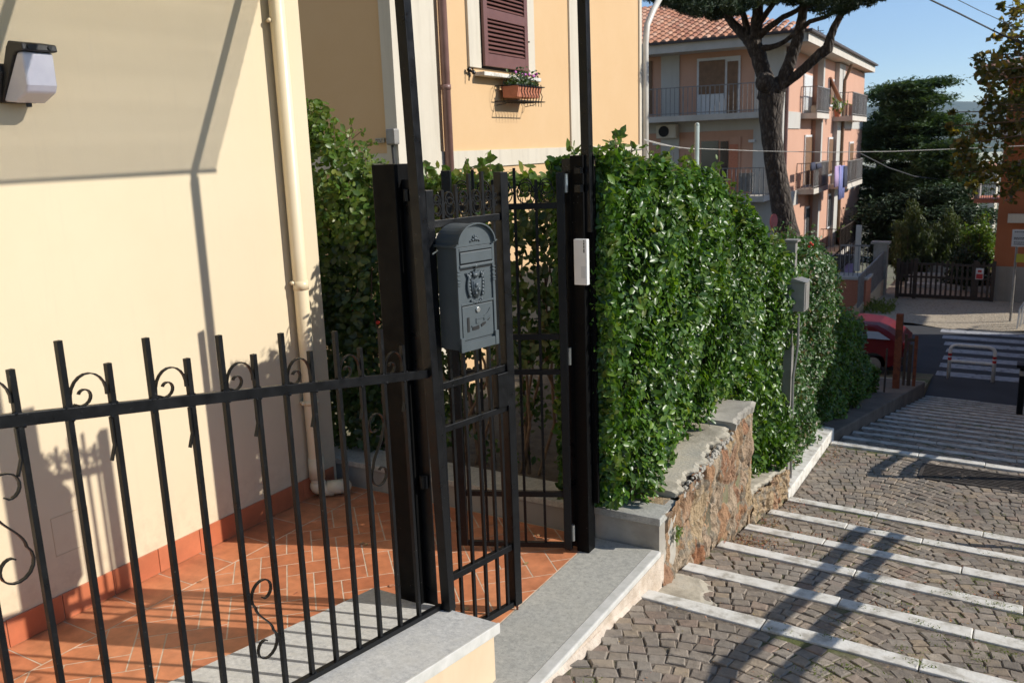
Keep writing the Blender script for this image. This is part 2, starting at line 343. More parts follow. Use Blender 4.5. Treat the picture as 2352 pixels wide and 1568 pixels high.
# leaves: arrays of positions, outward normals
def leaves(name, P, Nn, size, mat, parent=None, wr=.5, fold=.25, jit=.8, droop=0.0, updir=None, smin=.6, origin=None):
    n = len(P)
    if n == 0: return None
    Nn = Nn/np.maximum(np.linalg.norm(Nn, axis=1, keepdims=True), 1e-6)
    nr = Nn + rng.normal(0, jit, (n, 3))*.6; nr /= np.linalg.norm(nr, axis=1, keepdims=True)
    t = rng.normal(0, 1, (n, 3))
    if updir is not None: t = t*.35+np.array(updir)
    t[:, 2] -= droop
    t -= nr*(t*nr).sum(1, keepdims=True); t /= np.maximum(np.linalg.norm(t, axis=1, keepdims=True), 1e-6)
    b = np.cross(nr, t)
    s = size*(smin+rng.random((n, 1))*(1.6-smin)*.75)
    if size < .09:
        base = P-t*s*.5; tip = P+t*s*.5-nr*s*.08; hw = b*s*wr*.5
        V = np.stack([base, P-t*s*.22+hw*.86, P+t*s*.16+hw*.88, tip, P+t*s*.16-hw*.88, P-t*s*.22-hw*.86, P-t*s*.22-nr*s*fold*.3, P+t*s*.16-nr*s*fold*.26], 1).reshape(-1, 3)
        k = np.arange(n)[:, None]*8
        T_ = [(0, 6, 1), (1, 6, 7), (1, 7, 2), (2, 7, 3), (0, 5, 6), (5, 7, 6), (5, 4, 7), (4, 3, 7)]
        tri = np.concatenate([np.concatenate([k+a for a in f], 1) for f in T_], 1).reshape(-1)
        return leaf_mesh(name, V, tri, mat, parent, origin)
    base = P - t*s*.5; tip = P + t*s*.5 - nr*s*.06
    mid = P - nr*s*fold*.28 - t*s*.04
    l = P - t*s*.04 + b*s*wr*.5; r = P - t*s*.04 - b*s*wr*.5
    V = np.stack([base, l, tip, r, mid], 1).reshape(-1, 3)
    k = np.arange(n)[:, None]*5
    tri = np.stack([k+0, k+4, k+1, k+1, k+4, k+2, k+2, k+4, k+3, k+3, k+4, k+0], 2).reshape(-1)
    return leaf_mesh(name, V, tri, mat, parent, origin)
def leaf_mesh(name, V, tri, mat, parent=None, origin=None):
    me = bpy.data.meshes.new(name)
    o3 = np.array(parent['o3']) if parent is not None else (np.array(origin, float) if origin is not None else np.zeros(3))
    V = V-o3
    me.vertices.add(len(V)); me.vertices.foreach_set('co', V.astype(np.float32).ravel())
    me.loops.add(len(tri)); me.loops.foreach_set('vertex_index', tri.astype(np.int32))
    nf = len(tri)//3; me.polygons.add(nf); me.polygons.foreach_set('loop_start', np.arange(nf, dtype=np.int32)*3)
    me.polygons.foreach_set('loop_total', np.full(nf, 3, dtype=np.int32))
    me.update(); me.validate(); me.materials.append(M[mat])
    o = bpy.data.objects.new(name, me); COL.objects.link(o); o['o3'] = [float(x) for x in o3]
    if parent is not None: o.parent = parent
    else: o.location = tuple(o3)
    return o
def fbm(P, s, seed=0):   # cheap smooth noise from sines
    r = np.random.default_rng(seed); out = np.zeros(len(P))
    for i in range(6):
        k = r.normal(0, 1, 3)*s*(1.35**i); out += np.sin(P@k + r.random()*6.3)/(1.25**i)
    return out/3.0
def spiral(c, r0, r1, a0, a1, n, ey, ez):
    out = []
    for i in range(n+1):
        t = i/n; a = a0+(a1-a0)*t; r = r0+(r1-r0)*t
        out.append(np.array(c)+np.array(ey)*r*math.cos(a)+np.array(ez)*r*math.sin(a))
    return out

# ================================================================== SETTING
def stairz(Y):
    """height of the cobbled stairway surface"""
    if Y < 2.2:
        k = math.ceil((2.2-Y)/.7-1e-9); yk = 2.2-.7*(k-1); zk = .055+.149*(k-1); return zk+(yk-Y)*.1+ (0.0)
    if Y < 4.337: return -.142+(4.337-Y)*.092
    if Y < 7.837:
        k = math.ceil((Y-4.337)/.7-1e-9); yk = 4.337+.7*k; zk = -.142-.149*k; return zk+(yk-Y)*.1
    if Y < 9.8: return -.952+(9.8-Y)*.012
    k = math.ceil((Y-9.8)/.7-1e-9); yk = 9.8+.7*k; zk = -.952-.149*k
    if k > 15: return -3.2
    return zk+(yk-Y)*.1
SL, SR = -1.765, 1.25
skew = lambda x: -.035*(x+1.76)
# ground terrain
def gz(x, y):
    if x > SR+.2: base = np.interp(y, [-6, 0, 4, 10, 20, 26], [1.4, .4, -.2, -1.15, -3.3, -3.34])
    elif x > SL-.02: base = np.interp(y, [-6, 0, 4, 8, 10, 20.3, 26], [1.0, -.05, -.45, -1.3, -1.4, -3.75, -3.34])
    else:
        base = np.interp(y, [-6, 4.7, 6.5, 7.0, 8.2, 10, 20, 24], [-.1, -.1, -.08, -.75, -.95, -1.15, -3.0, -3.34])
        if x < -4.7: base = np.interp(y, [-6, 6, 14, 24, 32], [-.1, -.15, -1.6, -4.2, -5.5])
    if y > 40: base = np.interp(y, [40, 70, 300, 3000], [base, -7, -30, -80])
    return float(base)
mb = MB(); xs = list(np.linspace(-60, -8, 14))+[-6, -5, -4.71, -4.69, -3.5, -2.5, -1.79, -1.78, -1, 0, 1.44, 1.46, 3, 8, 20, 60]; ys = list(np.linspace(-20, 0, 6))+list(np.arange(1, 45, .75))+[50, 60, 80, 120, 200, 400, 900, 2500]
xs = [-1500, -400, -120]+xs+[120, 400, 1500]
vs = [(x, y, gz(x, y)) for y in ys for x in xs]; nx = len(xs)
fs = [(j*nx+i, j*nx+i+1, (j+1)*nx+i+1, (j+1)*nx+i) for j in range(len(ys)-1) for i in range(nx-1)]
mb.add(vs, fs); struct(mb.build('ground', 'ground'))
# road, crosswalk, driveway
mb = MB(); mb.box(-30, 30, 20.25, 28.2, -3.3, -3.2); struct(mb.build('road', 'asphalt'))
mb = MB()
for i in range(7):
    y = 22.3+i*.86; x0 = -1.75-.12*(i > 3)*(i-3)
    mb.box(x0, 6.5, y, y+.43, -3.199, -3.195)
struct(mb.build('crosswalk', 'paint'))
mb = MB(); g = []
nxg, nyg = 14, 18
vs = [(-4.55+i*.8, 28.2+j*.8+(.25*math.sin(i*1.3) if j == 0 else 0), -3.185+.10*math.sin(i*1.1+j*.7)*.3+(.0 if j == 0 else .02)) for j in range(nyg) for i in range(nxg)]
fs = [(j*nxg+i, j*nxg+i+1, (j+1)*nxg+i+1, (j+1)*nxg+i) for j in range(nyg-1) for i in range(nxg-1)]
mb.add(vs, fs); struct(mb.build('driveway', 'gravel'))
# stairway: joints bed + cobbles + nosings
st = MB()
edges = [-4.0]; ys_n = [2.2-.7*k for k in range(8, -1, -1)]+[4.337+.7*k for k in range(0, 6)]+[9.8+.7*k for k in range(0, 16)]
segs = []
prev = -4.0
for yk in ys_n: segs.append((prev, yk)); prev = yk
for a, b in segs:
    za, zb_ = stairz(a+1e-4)-.0065, stairz(b-1e-4)-.0065
    A = [(SL, a+skew(SL)), (SR, a+skew(SR)), (SR, b+skew(SR)), (SL, b+skew(SL))]
    st.hexa([(x, y, -4.2) for x, y in A]+[(A[0][0], A[0][1], za), (A[1][0], A[1][1], za), (A[2][0], A[2][1], zb_), (A[3][0], A[3][1], zb_)])
stair = struct(st.build('stairway', 'joint'))
NW = .124
for yk in ys_n:   # stone nosings in random lengths
    nb = MB(); x = SL+.004
    z = stairz(yk-1e-4)
    while x < SR:
        x1 = min(SR, x+random.uniform(.55, 1.15)); 
        if SR-x1 < .25: x1 = SR
        g = .003; dz = random.uniform(-.002, .002); dy = random.uniform(-.005, .005)
        P = []
        for zz, in ((-.09,), (.006,)):
            for X_, Y_ in ((x+g, yk-NW), (x1-g, yk-NW), (x1-g, yk+.006), (x+g, yk+.006)):
                P.append((X_, Y_+dy+skew(X_)+random.uniform(-.007, .007), z+zz+dz+(NW*.1 if Y_ < yk-.1 else 0)*1.0))
        nb.hexa(P); x = x1
    nb.build('stone_nosing', 'travertine' if yk < 10 else 'travertine_lower', stair, bevel=.006)
cob = MB()
def cobble(cx, cy, w, h, ang, zf, lift=0):
    c, s = math.cos(ang), math.sin(ang); P = []
    j = lambda: random.uniform(-.10, .10)
    cor = [(-.5+j(), -.5+j()), (.5+j(), -.5+j()), (.5+j(), .5+j()), (-.5+j(), .5+j())]
    tz = random.uniform(-.004, .005)+lift; tx = random.uniform(-.05, .05); ty = random.uniform(-.05, .05)
    for inset, dz in ((1.0, -.014), (.965, -.003), (.84, .0008)):
        for u, v in cor:
            x = u*w*inset; y = v*h*inset; X = cx+x*c-y*s; Y = cy+x*s+y*c
            P.append((X, Y, zf(X, Y)+dz+tz+x*tx+y*ty+(random.uniform(-.0015, .0015))))
    k = len(cob.v); cob.v += P
    for r in (0, 4):
        for i in range(4): cob.f.append((k+r+i, k+r+(i+1) % 4, k+r+4+(i+1) % 4, k+r+4+i)); cob.m.append(0)
    cob.f.append((k+8, k+9, k+10, k+11)); cob.m.append(0)
def fill_cobbles(y0, y1, xr=SR, size=.090, arc=True, ph=0.0):
    rows = int((y1-y0+.8)/size)+8
    W = 1.3
    for j in range(-8, rows+8):
        xx = SL+.008+(j % 2)*size*.4
        while xx < xr:
            w = size*random.uniform(.78, 1.22)
            xc = xx+w/2
            yc = y0+j*size+random.uniform(-.004, .004)+(.24*abs(math.sin(PI*(xc-SL+ph)/W))-.12 if arc else 0)*1.0
            dd = (.24*PI/W*math.cos(PI*(xc-SL+ph)/W)*np.sign(math.sin(PI*(xc-SL+ph)/W))) if arc else 0
            ang = math.atan(dd)
            sk = skew(xc)
            if y0+sk+.045 < yc < y1+sk-.045 and xc < SR-.04 and xc > SL+.02:
                zf = lambda X, Y: stairz(min(max(Y-skew(X), y0+.002), y1-.002)) if True else 0
                cobble(xc, yc, w*.95/math.cos(ang), size*.95*math.cos(ang)*random.uniform(.95, 1.03), ang+random.uniform(-.07, .07), zf)
            xx += w
for a, b in segs:
    if b > -1.5: fill_cobbles(max(a, -2)+.008, b-NW-.004, size=.089 if b < 10 else .10, ph=random.uniform(-.15, .15)*0)
cob.build('cobble_paving', 'cob', stair)
# pale mortar haunch between landing riser and cobbles, lateral mortar patch
mb = MB()
pts = [(SL+.002, -2.0)]
Ys = np.arange(-2, 4.61, .08); n = len(Ys)
vs = []
for Y in Ys:
    w = .004+.006*math.sin(Y*9)+.010*random.random()+(.022*math.exp(-((Y-3.45)/.25)**2))
    vs += [(SL-.02, Y, stairz(Y)+.016+.008*random.random()), (SL+w*.5, Y, stairz(Y)+.016), (SL+w+.02, Y, stairz(Y)-.004)]
fs = []
for i in range(n-1):
    for j in range(2): fs.append((i*3+j, i*3+j+1, i*3+j+4, i*3+j+3))
mb.add(vs, fs); mb.build('mortar_edge', 'mortar', stair)
# concrete patch beside stone wall foot
mb = MB(); vs = []; fs = []
for i in range(13):
    for j in range(6):
        Y = 4.365+i*.040; X = SL+j*.085*(1-.045*i)*random.uniform(.9, 1.1); vs.append((X, Y, stairz(Y)+.006+.004*random.random()-.012*(j == 5)-.012*(i in (0, 12))))
for i in range(12):
    for j in range(5): fs.append((i*6+j, i*6+j+1, i*6+j+7, i*6+j+6))
mb.add(vs, fs); mb.build('mortar_patch', 'concrete', stair)
# drain grate in the lower landing
dg = thing('drain_grate', (.6, 9.2, -.93), 'dark iron drain grating set across the cobbled landing', 'drain grate')
mb = MB(); gx0, gx1 = -.80, 1.2; zg = stairz(9.2)+.008
mb.box(gx0, gx1, 9.0, 9.03, zg-.05, zg+.004); mb.box(gx0, gx1, 9.42, 9.45, zg-.05, zg+.004); mb.box(gx0, gx0+.03, 9.03, 9.42, zg-.05, zg+.004)
mb.box(gx0+.03, gx1, 9.03, 9.42, zg-.05, zg-.015); mb.build('frame', 'grate', dg)
mb = MB()
for k in range(9): mb.box(gx0+.03, gx1, 9.045+k*.042, 9.045+k*.042+.02, zg-.014, zg+.001)
mb.build('bars', 'grate', dg)
# landing slab in front of the gate
mb = MB(); mb.box(-2.19, SL+.0, -2.6, 4.555, -.16, 0.0); o = struct(mb.build('landing_slab', 'granite', bevel=.006))
mb = MB(); mb.box(SL+.001, SL+.008, -2.6, 4.60, -.6, -.036); struct(mb.build('landing_riser', 'mortar'))
mb = MB(); mb.box(SL-.055, SL+.011, -2.6, 4.55, -.034, .0022); struct(mb.build('landing_edge', 'pale_edge', bevel=.008))
mb = MB(); mb.box(-2.45, SL-.01, -2.6, 4.6, -1.2, -.165); struct(mb.build('landing_base', 'cream_low'))
# terrace: grout bed + herringbone tiles
mb = MB(); mb.box(-4.27, -2.19, -2.6, 4.553, -.2, -.0012); struct(mb.build('terrace_bed', 'grout'))
def clip(poly, x0, x1, y0, y1):
    for ax, lim, sg in ((0, x0, 1), (0, x1, -1), (1, y0, 1), (1, y1, -1)):
        out = []
        for i in range(len(poly)):
            a, b = poly[i], poly[(i+1) % len(poly)]; da = (a[ax]-lim)*sg; db = (b[ax]-lim)*sg
            if da >= 0: out.append(a)
            if da*db < 0: t = da/(da-db); out.append((a[0]+(b[0]-a[0])*t, a[1]+(b[1]-a[1])*t))
        poly = out
        if len(poly) < 3: return []
    return poly
mb = MB(); g = .0040; T = .15
def tile(poly, lim):
    p = clip(poly, *lim)
    if len(p) >= 3:
        ar = abs(sum(p[i][0]*p[(i+1) % len(p)][1]-p[(i+1) % len(p)][0]*p[i][1] for i in range(len(p))))/2
        if ar > .0004: mb.prism(p, lambda u, v, w: (u, v, w-.006), .006)
ox, oy = -3.978, 3.296-.0; c45 = math.sqrt(.5)
limH = (-3.972+g, -2.195, -2.55, 4.545)
for i in range(-60, 60):
    for j in range(-60, 60):
        # herringbone lattice (1x2 bricks)
        k = (i-j) % 4
        if k == 0: q = (i*T, j*T, 2*T, T)
        elif k == 2+1: q = (i*T, j*T, T, 2*T)
        else: continue
        x0, y0, w, h = q
        pts = [(x0+g, y0+g), (x0+w-g, y0+g), (x0+w-g, y0+h-g), (x0+g, y0+h-g)]
        pts = [((u+v)*c45+ox, (v-u)*c45*-1*-1+oy) for u, v in pts]
        cx = sum(p[0] for p in pts)/4; cy = sum(p[1] for p in pts)/4
        if -4.3 < cx < -1.9 and -3 < cy < 5: tile(pts, limH)
Y = -2.4
while Y < 4.6:
    tile([(-4.27+g, Y+g), (-3.974-g, Y+g), (-3.974-g, Y+.2985-g), (-4.27+g, Y+.2985-g)], (-4.27, -3.974, -2.5, 4.545)); Y += .2985
Y0 = 3.283-.2985*19
struct(mb.build('terrace_floor', 'terr'))
# ================================================================== CREAM HOUSE (left)
XW = -4.27; YE = 4.53
house = thing('cream_house', (XW, 1.0, 0), 'smooth cream plastered house wall along the tiled terrace, with a cream downpipe', 'house')
mb = MB(); mb.box(-9, XW, -5, YE, -.6, 7.2); mb.build('wall', 'cream', house)
mb = MB(); Y = 3.283-.2985*24; gg = .002
while Y < YE-.05:
    y1 = min(Y+.2985, YE-.35 if False else 4.50); mb.box(XW, XW+.010, Y+gg, y1-gg, .003, .150); Y += .2985
mb.build('skirting', 'terr_skirt', house, bevel=.002)
mb = MB(); mb.box(XW, XW+.004, -3, 4.50, .0, .1475); mb.build('skirting_grout', 'grout', house)
mb = MB(); pp = [(XW+.062, 4.27, 7.1), (XW+.062, 4.27, .16), (XW+.064, 4.275, .09), (XW+.085, 4.30, .055), (XW+.13, 4.35, .05)]
mb.tube(pp, .049, 20); mb.tube([(XW+.062, 4.27, 1.49), (XW+.062, 4.27, 1.55)], .0525, 20); mb.tube([(XW+.062, 4.27, .69), (XW+.062, 4.27, .72)], .054, 20)
mb.tube([(XW+.062, 4.27, .30), (XW+.062, 4.27, .15)], .055, 20)
mb.tube([(XW+.10, 4.32, .065), (XW+.19, 4.40, .065)], .051, 18)
mb.ball((XW+.062, 4.275, .09), .06, 16, 10); mb.ball((XW+.19, 4.40, .065), .051, 16, 10)
dp = mb.build('downpipe', 'pipe_cream', house, smooth=True)
mb = MB()
for z in (.705, 1.54, 3.2, 5.0): mb.tube([(XW, 4.235, z), (XW+.05, 4.225, z)], .012, 8); mb.ball((XW+.045, 4.213, z), .014)
mb.build('pipe_bracket', 'pipe_cream', dp)
p0 = at_pl(118, 1155, (XW, 0, 0), (0, 1)); p1 = at_pl(185, 1170, (XW, 0, 0), (0, 1))
mb = MB(); ya, yb, za, zb_ = 2.395, 2.60, .36, .57
for a, b in (((ya, za), (yb, za)), ((ya, zb_), (yb, zb_)), ((ya, za), (ya, zb_)), ((yb, za), (yb, zb_))):
    mb.bar((XW+.001, a[0], a[1]), (XW+.001, b[0], b[1]), .003, .003)
mb.build('access_panel', 'cream_low', house)
mb = MB(); mb.box(-9.5, XW+.35, -5.4, YE+.3, 7.2, 7.35); mb.build('roof_edge', 'eave', house)
# wall lamp
lamp = thing('wall_lamp', (XW, 2.55, 2.8), 'black wall lamp with a frosted wedge-shaped diffuser, upper left on the cream wall', 'wall lamp')
def lp(y, x, z): return (XW+x, y, z)
LQ = lambda u, v, w: (XW+u, 2.458+w, v)
mb = MB(); mb.prism([(0.0, 2.655), (.0, 2.83), (.075, 2.83), (.085, 2.79), (.03, 2.66)], lambda u, v, w: (XW+u, 2.44+w, v), .17); mb.build('bracket', 'black', lamp, bevel=.008)
mb = MB(); mb.prism([(.004, 2.668), (.125, 2.90), (.150, 2.926), (.252, 2.908), (.258, 2.876), (.200, 2.873), (.178, 2.860), (.030, 2.655)], LQ, .170); mb.build('housing', 'black', lamp, bevel=.006)
mb = MB(); mb.prism([(.026, 2.662), (.190, 2.874), (.236, 2.872), (.238, 2.725), (.222, 2.692), (.125, 2.652)], lambda u, v, w: (XW+u, 2.468+w, v), .150); mb.build('diffuser', 'diffuser', lamp, bevel=.012, seg=3)
for y in (2.49, 2.59):
    mb = MB(); mb.tube([(XW+.253, y, 2.893), (XW+.262, y, 2.893)], .010, 8); mb.build('screw', 'black', lamp)
mb = MB(); mb.tube([(XW+.11, 2.54, 2.66), (XW+.11, 2.54, 2.635)], .013, 8); mb.build('screw', 'black', lamp)
# ================================================================== LOW WALL + IRON FENCE
fw = thing('low_fence_wall', (-2.3, 2, 0), 'low cream wall capped with sloping grey granite under the iron fence', 'wall')
capz = lambda Y: .278+(3.018-Y)*.150
mb = MB(); a, b = -2.5, 3.0
mb.hexa([(-2.64, a, -.15), (-1.955, a, -.15), (-1.955, b, -.15), (-2.64, b, -.15), (-2.64, a, capz(a)-.035), (-1.955, a, capz(a)-.035), (-1.955, b, capz(b)-.035), (-2.64, b, capz(b)-.035)])
mb.build('wall', 'cream_low', fw)
mb = MB(); b = 3.018
mb.hexa([(-2.66, a, capz(a)-.035), (-1.94, a, capz(a)-.035), (-1.94, b, capz(b)-.035), (-2.66, b, capz(b)-.035), (-2.66, a, capz(a)), (-1.94, a, capz(a)), (-1.94, b, capz(b)), (-2.66, b, capz(b))])
mb.build('coping', 'granite2', fw, bevel=.004)
mb = MB(); mb.hexa([(-1.945, a, capz(a)-.05), (-1.933, a, capz(a)-.05), (-1.933, b+.004, capz(b)-.05), (-1.945, b+.004, capz(b)-.05), (-1.945, a, capz(a)+.001), (-1.933, a, capz(a)+.001), (-1.933, b+.004, capz(b)+.001), (-1.945, b+.004, capz(b)+.001)]); mb.build('coping_edge', 'pale_edge', fw, bevel=.003)
XF = -2.24
fence = thing('iron_fence', (XF, 2, .3), 'black wrought iron fence with scrollwork on the low granite-capped wall', 'fence')
railz = lambda Y: 1.725-(Y-1.168)*.171
mb = MB(); mb.bar((XF, -2.4, railz(-2.4)), (XF, 3.0, railz(3.0)), .022, .036, m=0); mb.build('top_rail', 'iron', fence, bevel=.002)
mb = MB(); bz = lambda Y: capz(Y)+.014
mb.bar((XF, -2.4, bz(-2.4)), (XF, 3.0, bz(3.0)), .026, .022); mb.build('bottom_rail', 'iron', fence, bevel=.002)
EY, EZ = np.array((0, 1., 0)), np.array((0, 0, 1.))
def c_scroll(Yb, Yl, zr, frame, nrm, thick=.004, w=.012, ey=EY, o=(0, 0, 0), sc=1.0):
    """scroll leaving the foot of the low picket, arching over to the high picket and curling inside"""
    h = Yl-Yb
    P = []
    for i in range(13):
        a = -.15+ (PI+.55)*i/12
        P.append((h*.5+h*.47*math.cos(a), zr+.018*sc+h*.50*math.sin(a)*1.08+.012))
    lx, lz = P[-1]
    for i in range(1, 15):
        t = i/14; a = PI*1.08+t*PI*1.75; r = .031*(1-.55*t)*sc
        P.append((.040*sc+.002+r*math.cos(a)*1.05, zr+.034*sc+r*math.sin(a)))
    pts = [np.array(o)+ey*(Yb+y)+EZ*z for y, z in P]
    mb = MB(); mb.strip(pts, nrm, w, thick); return mb
hi = True; Y = 1.349-.1347*26
Ys = [(1.349+.1347*k, (k % 2 == 0)) for k in range(-26, 12)]
pk = [y for y in Ys]
for y, high in pk:
    top = railz(y)+(.205 if high else .135)
    mb = MB(); lean = random.uniform(-.002, .002); mb.bar((XF, y, bz(y)+.01), (XF+lean, y+random.uniform(-.002, .002), top), .0165, .0165)
    for zz_ in (bz(y)+.011, railz(y)+.019, railz(y)-.019):
        for k in range(2): mb.ball((XF+.008, y+random.choice((-.009, .009)), zz_+random.uniform(-.001, .001)), random.uniform(.004, .0065), 6, 4)
    mb.build('picket', 'iron', fence)
for y, high in pk:
    if high and y < 2.8:
        c_scroll(y+.008, y+.1347-.008, railz(y+.07)+.016, None, (1, 0, 0), o=(XF, 0, 0)).build('scroll', 'iron', fence)
        yl = y+.1347; zr = railz(yl)-.02
        mb = MB(); mb.strip([(XF+.002, yl-.012, zr), (XF+.002, yl-.012, zr-.07), (XF+.002, yl-.011, zr-.085), (XF+.002, yl-.016, zr-.10), (XF+.002, yl-.026, zr-.128)], (1, 0, 0), .012, .005); mb.build('hook', 'iron', fence)
for o in [c for c in fence.children if c.name.startswith('scroll')]:
    o.location.x += XF-XF
def s_scroll(ya, yb, z0, z1, flip):
    """S-shaped scroll between pickets"""
    yc = (ya+yb)/2; hw = (yb-ya)/2-.008; P = []
    R = hw*.98
    top = [(yc+(.55*R*math.cos(a))*(1-.0) , 0) for a in (0,)]
    for i in range(15):   # upper curl: from inner end winding out
        t = i/14; a = -.7+(-1.15*PI-.0)*(-t)*-1*-1
    up = []
    for i in range(17):
        t = i/16; a = -PI*.6+t*PI*1.85; r = R*(.34+.66*t**.7)
        up.append((yc+.1*R+r*math.cos(a), z1-R*1.0+r*math.sin(a)))
    # up now ends at left side, heading down
    lo = [(2*yc-y, z0+z1-z) for y, z in up][::-1]
    mid = []
    A = np.array(up[-1]); B = np.array(lo[0])
    for i in range(1, 10):
        t = i/10; s_ = t*t*(3-2*t); mid.append((A[0]+(B[0]-A[0])*s_, A[1]+(B[1]-A[1])*t))
    P = up+mid+lo
    if flip: P = [(2*yc-y, z) for y, z in P]
    mb = MB(); mb.strip([(XF, y, z) for y, z in P], (1, 0, 0), .012, .0045); return mb
s_scroll(1.887, 2.021, .605, .925, False).build('scroll', 'iron', fence)
s_scroll(2.561, 2.696, 1.015, 1.345, True).build('scroll', 'iron', fence)
s_scroll(1.080, 1.214, 1.275, 1.60, False).build('scroll', 'iron', fence)
s_scroll(.406, .541, .85, 1.18, False).build('scroll', 'iron', fence)
# ================================================================== CANOPY (poles + reed mat above)
can = thing('reed_canopy', (-3.2, 2, 3.5), 'reed-mat canopy over the terrace held by two thin tall black square poles', 'canopy')
mb = MB(); mb.bar((-2.205, 3.01, .285), (-2.285, 3.01, 3.60), .048, .048); mb.build('pole', 'iron', can, bevel=.002)
mb = MB(); mb.bar((-2.118, 4.385, 1.90), (-2.135, 4.385, 3.60), .05, .05); mb.build('pole', 'iron', can, bevel=.002)
mb = MB(); mb.box(-2.16, -2.125, 4.30, 4.36, 2.12, 2.16); mb.box(-2.16, -2.125, 4.30, 4.36, 2.22, 2.25); mb.build('bracket', 'iron', can)
zc = lambda X: 3.60+(-2.2-X)*.21
for Y in (4.35, 3.0, 1.2, -.6, -2.2):
    mb = MB(); mb.bar((-2.2, Y, zc(-2.2)-.03), (XW, Y, zc(XW)-.03), .035, .045); mb.build('rafter', 'iron', can)
mb = MB(); mb.bar((-2.2, -2.4, zc(-2.2)-.03), (-2.2, 4.53, zc(-2.2)-.0), .010, .018); mb.build('beam', 'iron', can)
mb = MB(); X = -2.19; k = 0
while X > XW+.02:
    k += 1; w = .0048*(1+.13*math.sin(k*.19)+.10*math.sin(k*.07+1)+.08*math.sin(k*.45))*random.uniform(.96, 1.04); gap = .0041
    mb.bar((X-w/2, -2.4, zc(X)+.02), (X-w/2, 4.53+random.uniform(-.004, .004), zc(X)+.02), w, .001, m=0)
    X -= w+gap
mb.build('reed_mat', 'reed', can)
# ================================================================== GATE
def gpost(name, x0, x1, y0, y1, z0, z1, label):
    t = thing(name, ((x0+x1)/2, (y0+y1)/2, z0), label, 'gate post', 'gate posts')
    mb = MB(); mb.box(x0, x1, y0, y1, z0, z1); mb.build('post', 'post_iron', t, bevel=.004); return t
gp1 = gpost('gate_post', -2.47, -2.345, 2.985, 3.11, .25, 2.315, 'thick square black gate post standing on the fence wall left of the mailbox')
mb = MB(); mb.box(-2.345, -2.285, 3.03, 3.036, .26, 2.25); mb.tube([(-2.315, 3.02, .86), (-2.315, 3.02, .92)], .02, 10); mb.tube([(-2.31, 3.02, 2.16), (-2.31, 3.02, 2.21)], .02, 10); mb.build('hinge_plate', 'iron', gp1)
gp2 = gpost('gate_post', -2.205, -2.125, 4.335, 4.42, 0, 2.316, 'square black gate post beside the hedge with the intercom on it')
mb = MB(); mb.box(-2.26, -2.208, 4.35, 4.356, .02, 2.30); mb.box(-2.28, -2.245, 4.32, 4.36, .0, .03)
mb.build('hinge_plate', 'iron', gp2)
mb = MB(); mb.box(-2.12, -2.09, 4.395, 4.42, .3, 2.31); mb.build('conduit', 'post_iron', gp2)
mb = MB()
for z in (.12, 1.2, 2.17): mb = MB(); mb.tube([(-2.222, 4.322, z-.05), (-2.222, 4.322, z+.05)], .013, 10); mb.build('hinge', 'steel', gp2)
def leaf_gate(h0, d, label, bars, wide, first):
    d = np.array(d)/np.linalg.norm(d); n = np.array((d[1], -d[0]))
    t = thing('iron_gate', (h0[0], h0[1], 0), label, 'gate', 'iron gate leaves')
    O = np.array((h0[0], h0[1], 0)); ex = np.array((d[0], d[1], 0)); ey = np.array((n[0], n[1], 0))
    def fr(mb, s0, s1, z0, z1, dep=.02, off=0): mb.frame(O, ex, ey, EZ, s0, s1, off-dep, off+dep, z0, z1)
    mb = MB(); fr(mb, -.005, .04, .03, 2.2 if first else 2.23, .022); mb.build('stile', 'iron', t, bevel=.002)
    mb = MB(); fr(mb, wide-.05, wide, .04, 2.258, .024); mb.build('stile', 'iron', t, bevel=.002)
    for z0, z1 in ((2.035, 2.068), (1.302, 1.335), (1.098, 1.128), (.355, .388), (.035, .065)):
        mb = MB(); fr(mb, .04, wide-.05, z0, z1, .014); mb.build('rail', 'iron', t, bevel=.002)
    for s, top in bars:
        mb = MB(); fr(mb, s-.0075, s+.0075, .065, top, .0075, 0); mb.build('picket', 'iron', t)
    ss = [0.04]+[b[0] for b in bars]+[wide-.05]
    for i in range(len(ss)-1):
        a, b = ss[i]+.008, ss[i+1]-.008
        P = []
        m_ = (a+b)/2; R = (b-a)/2*1.06; sg = -1 if i % 2 else 1
        for zc_, q in ((2.068+.050, 1), (2.068+.086, .72)):
            P = []
            for k in range(22):
                tt = k/21; an = -PI*.5+tt*PI*2.7; r = R*q*(1-.5*tt**2)
                P.append(O+ex*(m_+r*math.cos(an)*sg)+EZ*(zc_+r*1.25*math.sin(an)))
            mb = MB(); mb.strip(P, ey, .014, .0055); mb.build('scroll', 'iron', t)
    return t, O, ex, ey
g1, O1, X1, Y1 = leaf_gate((-2.28, 3.09), (.204, .979), 'open black iron gate leaf with scrolls, carrying the grey mailbox',
    [(.107, 2.195), (.192, 2.215), (.278, 2.26), (.362, 2.265), (.43, 2.2)], .515, True)
mb = MB(); mb.frame(O1, X1, Y1, EZ, .395, .465, -.012, .026, 1.13, 1.30); lb = mb.build('lock_box', 'iron', g1, bevel=.002)
mb = MB(); mb.tube([O1+X1*.50+EZ*.035, O1+X1*.50-EZ*.01+EZ*.012], .006, 8); mb.build('drop_bolt', 'rust', g1)
g2, O2, X2, Y2 = leaf_gate((-2.225, 4.30), (-.617, -.27), 'second iron gate leaf swung inwards over the shaded terracotta tiles',
    [(.152, 2.195), (.27, 2.26), (.39, 2.2), (.50, 2.26)], .672, False)
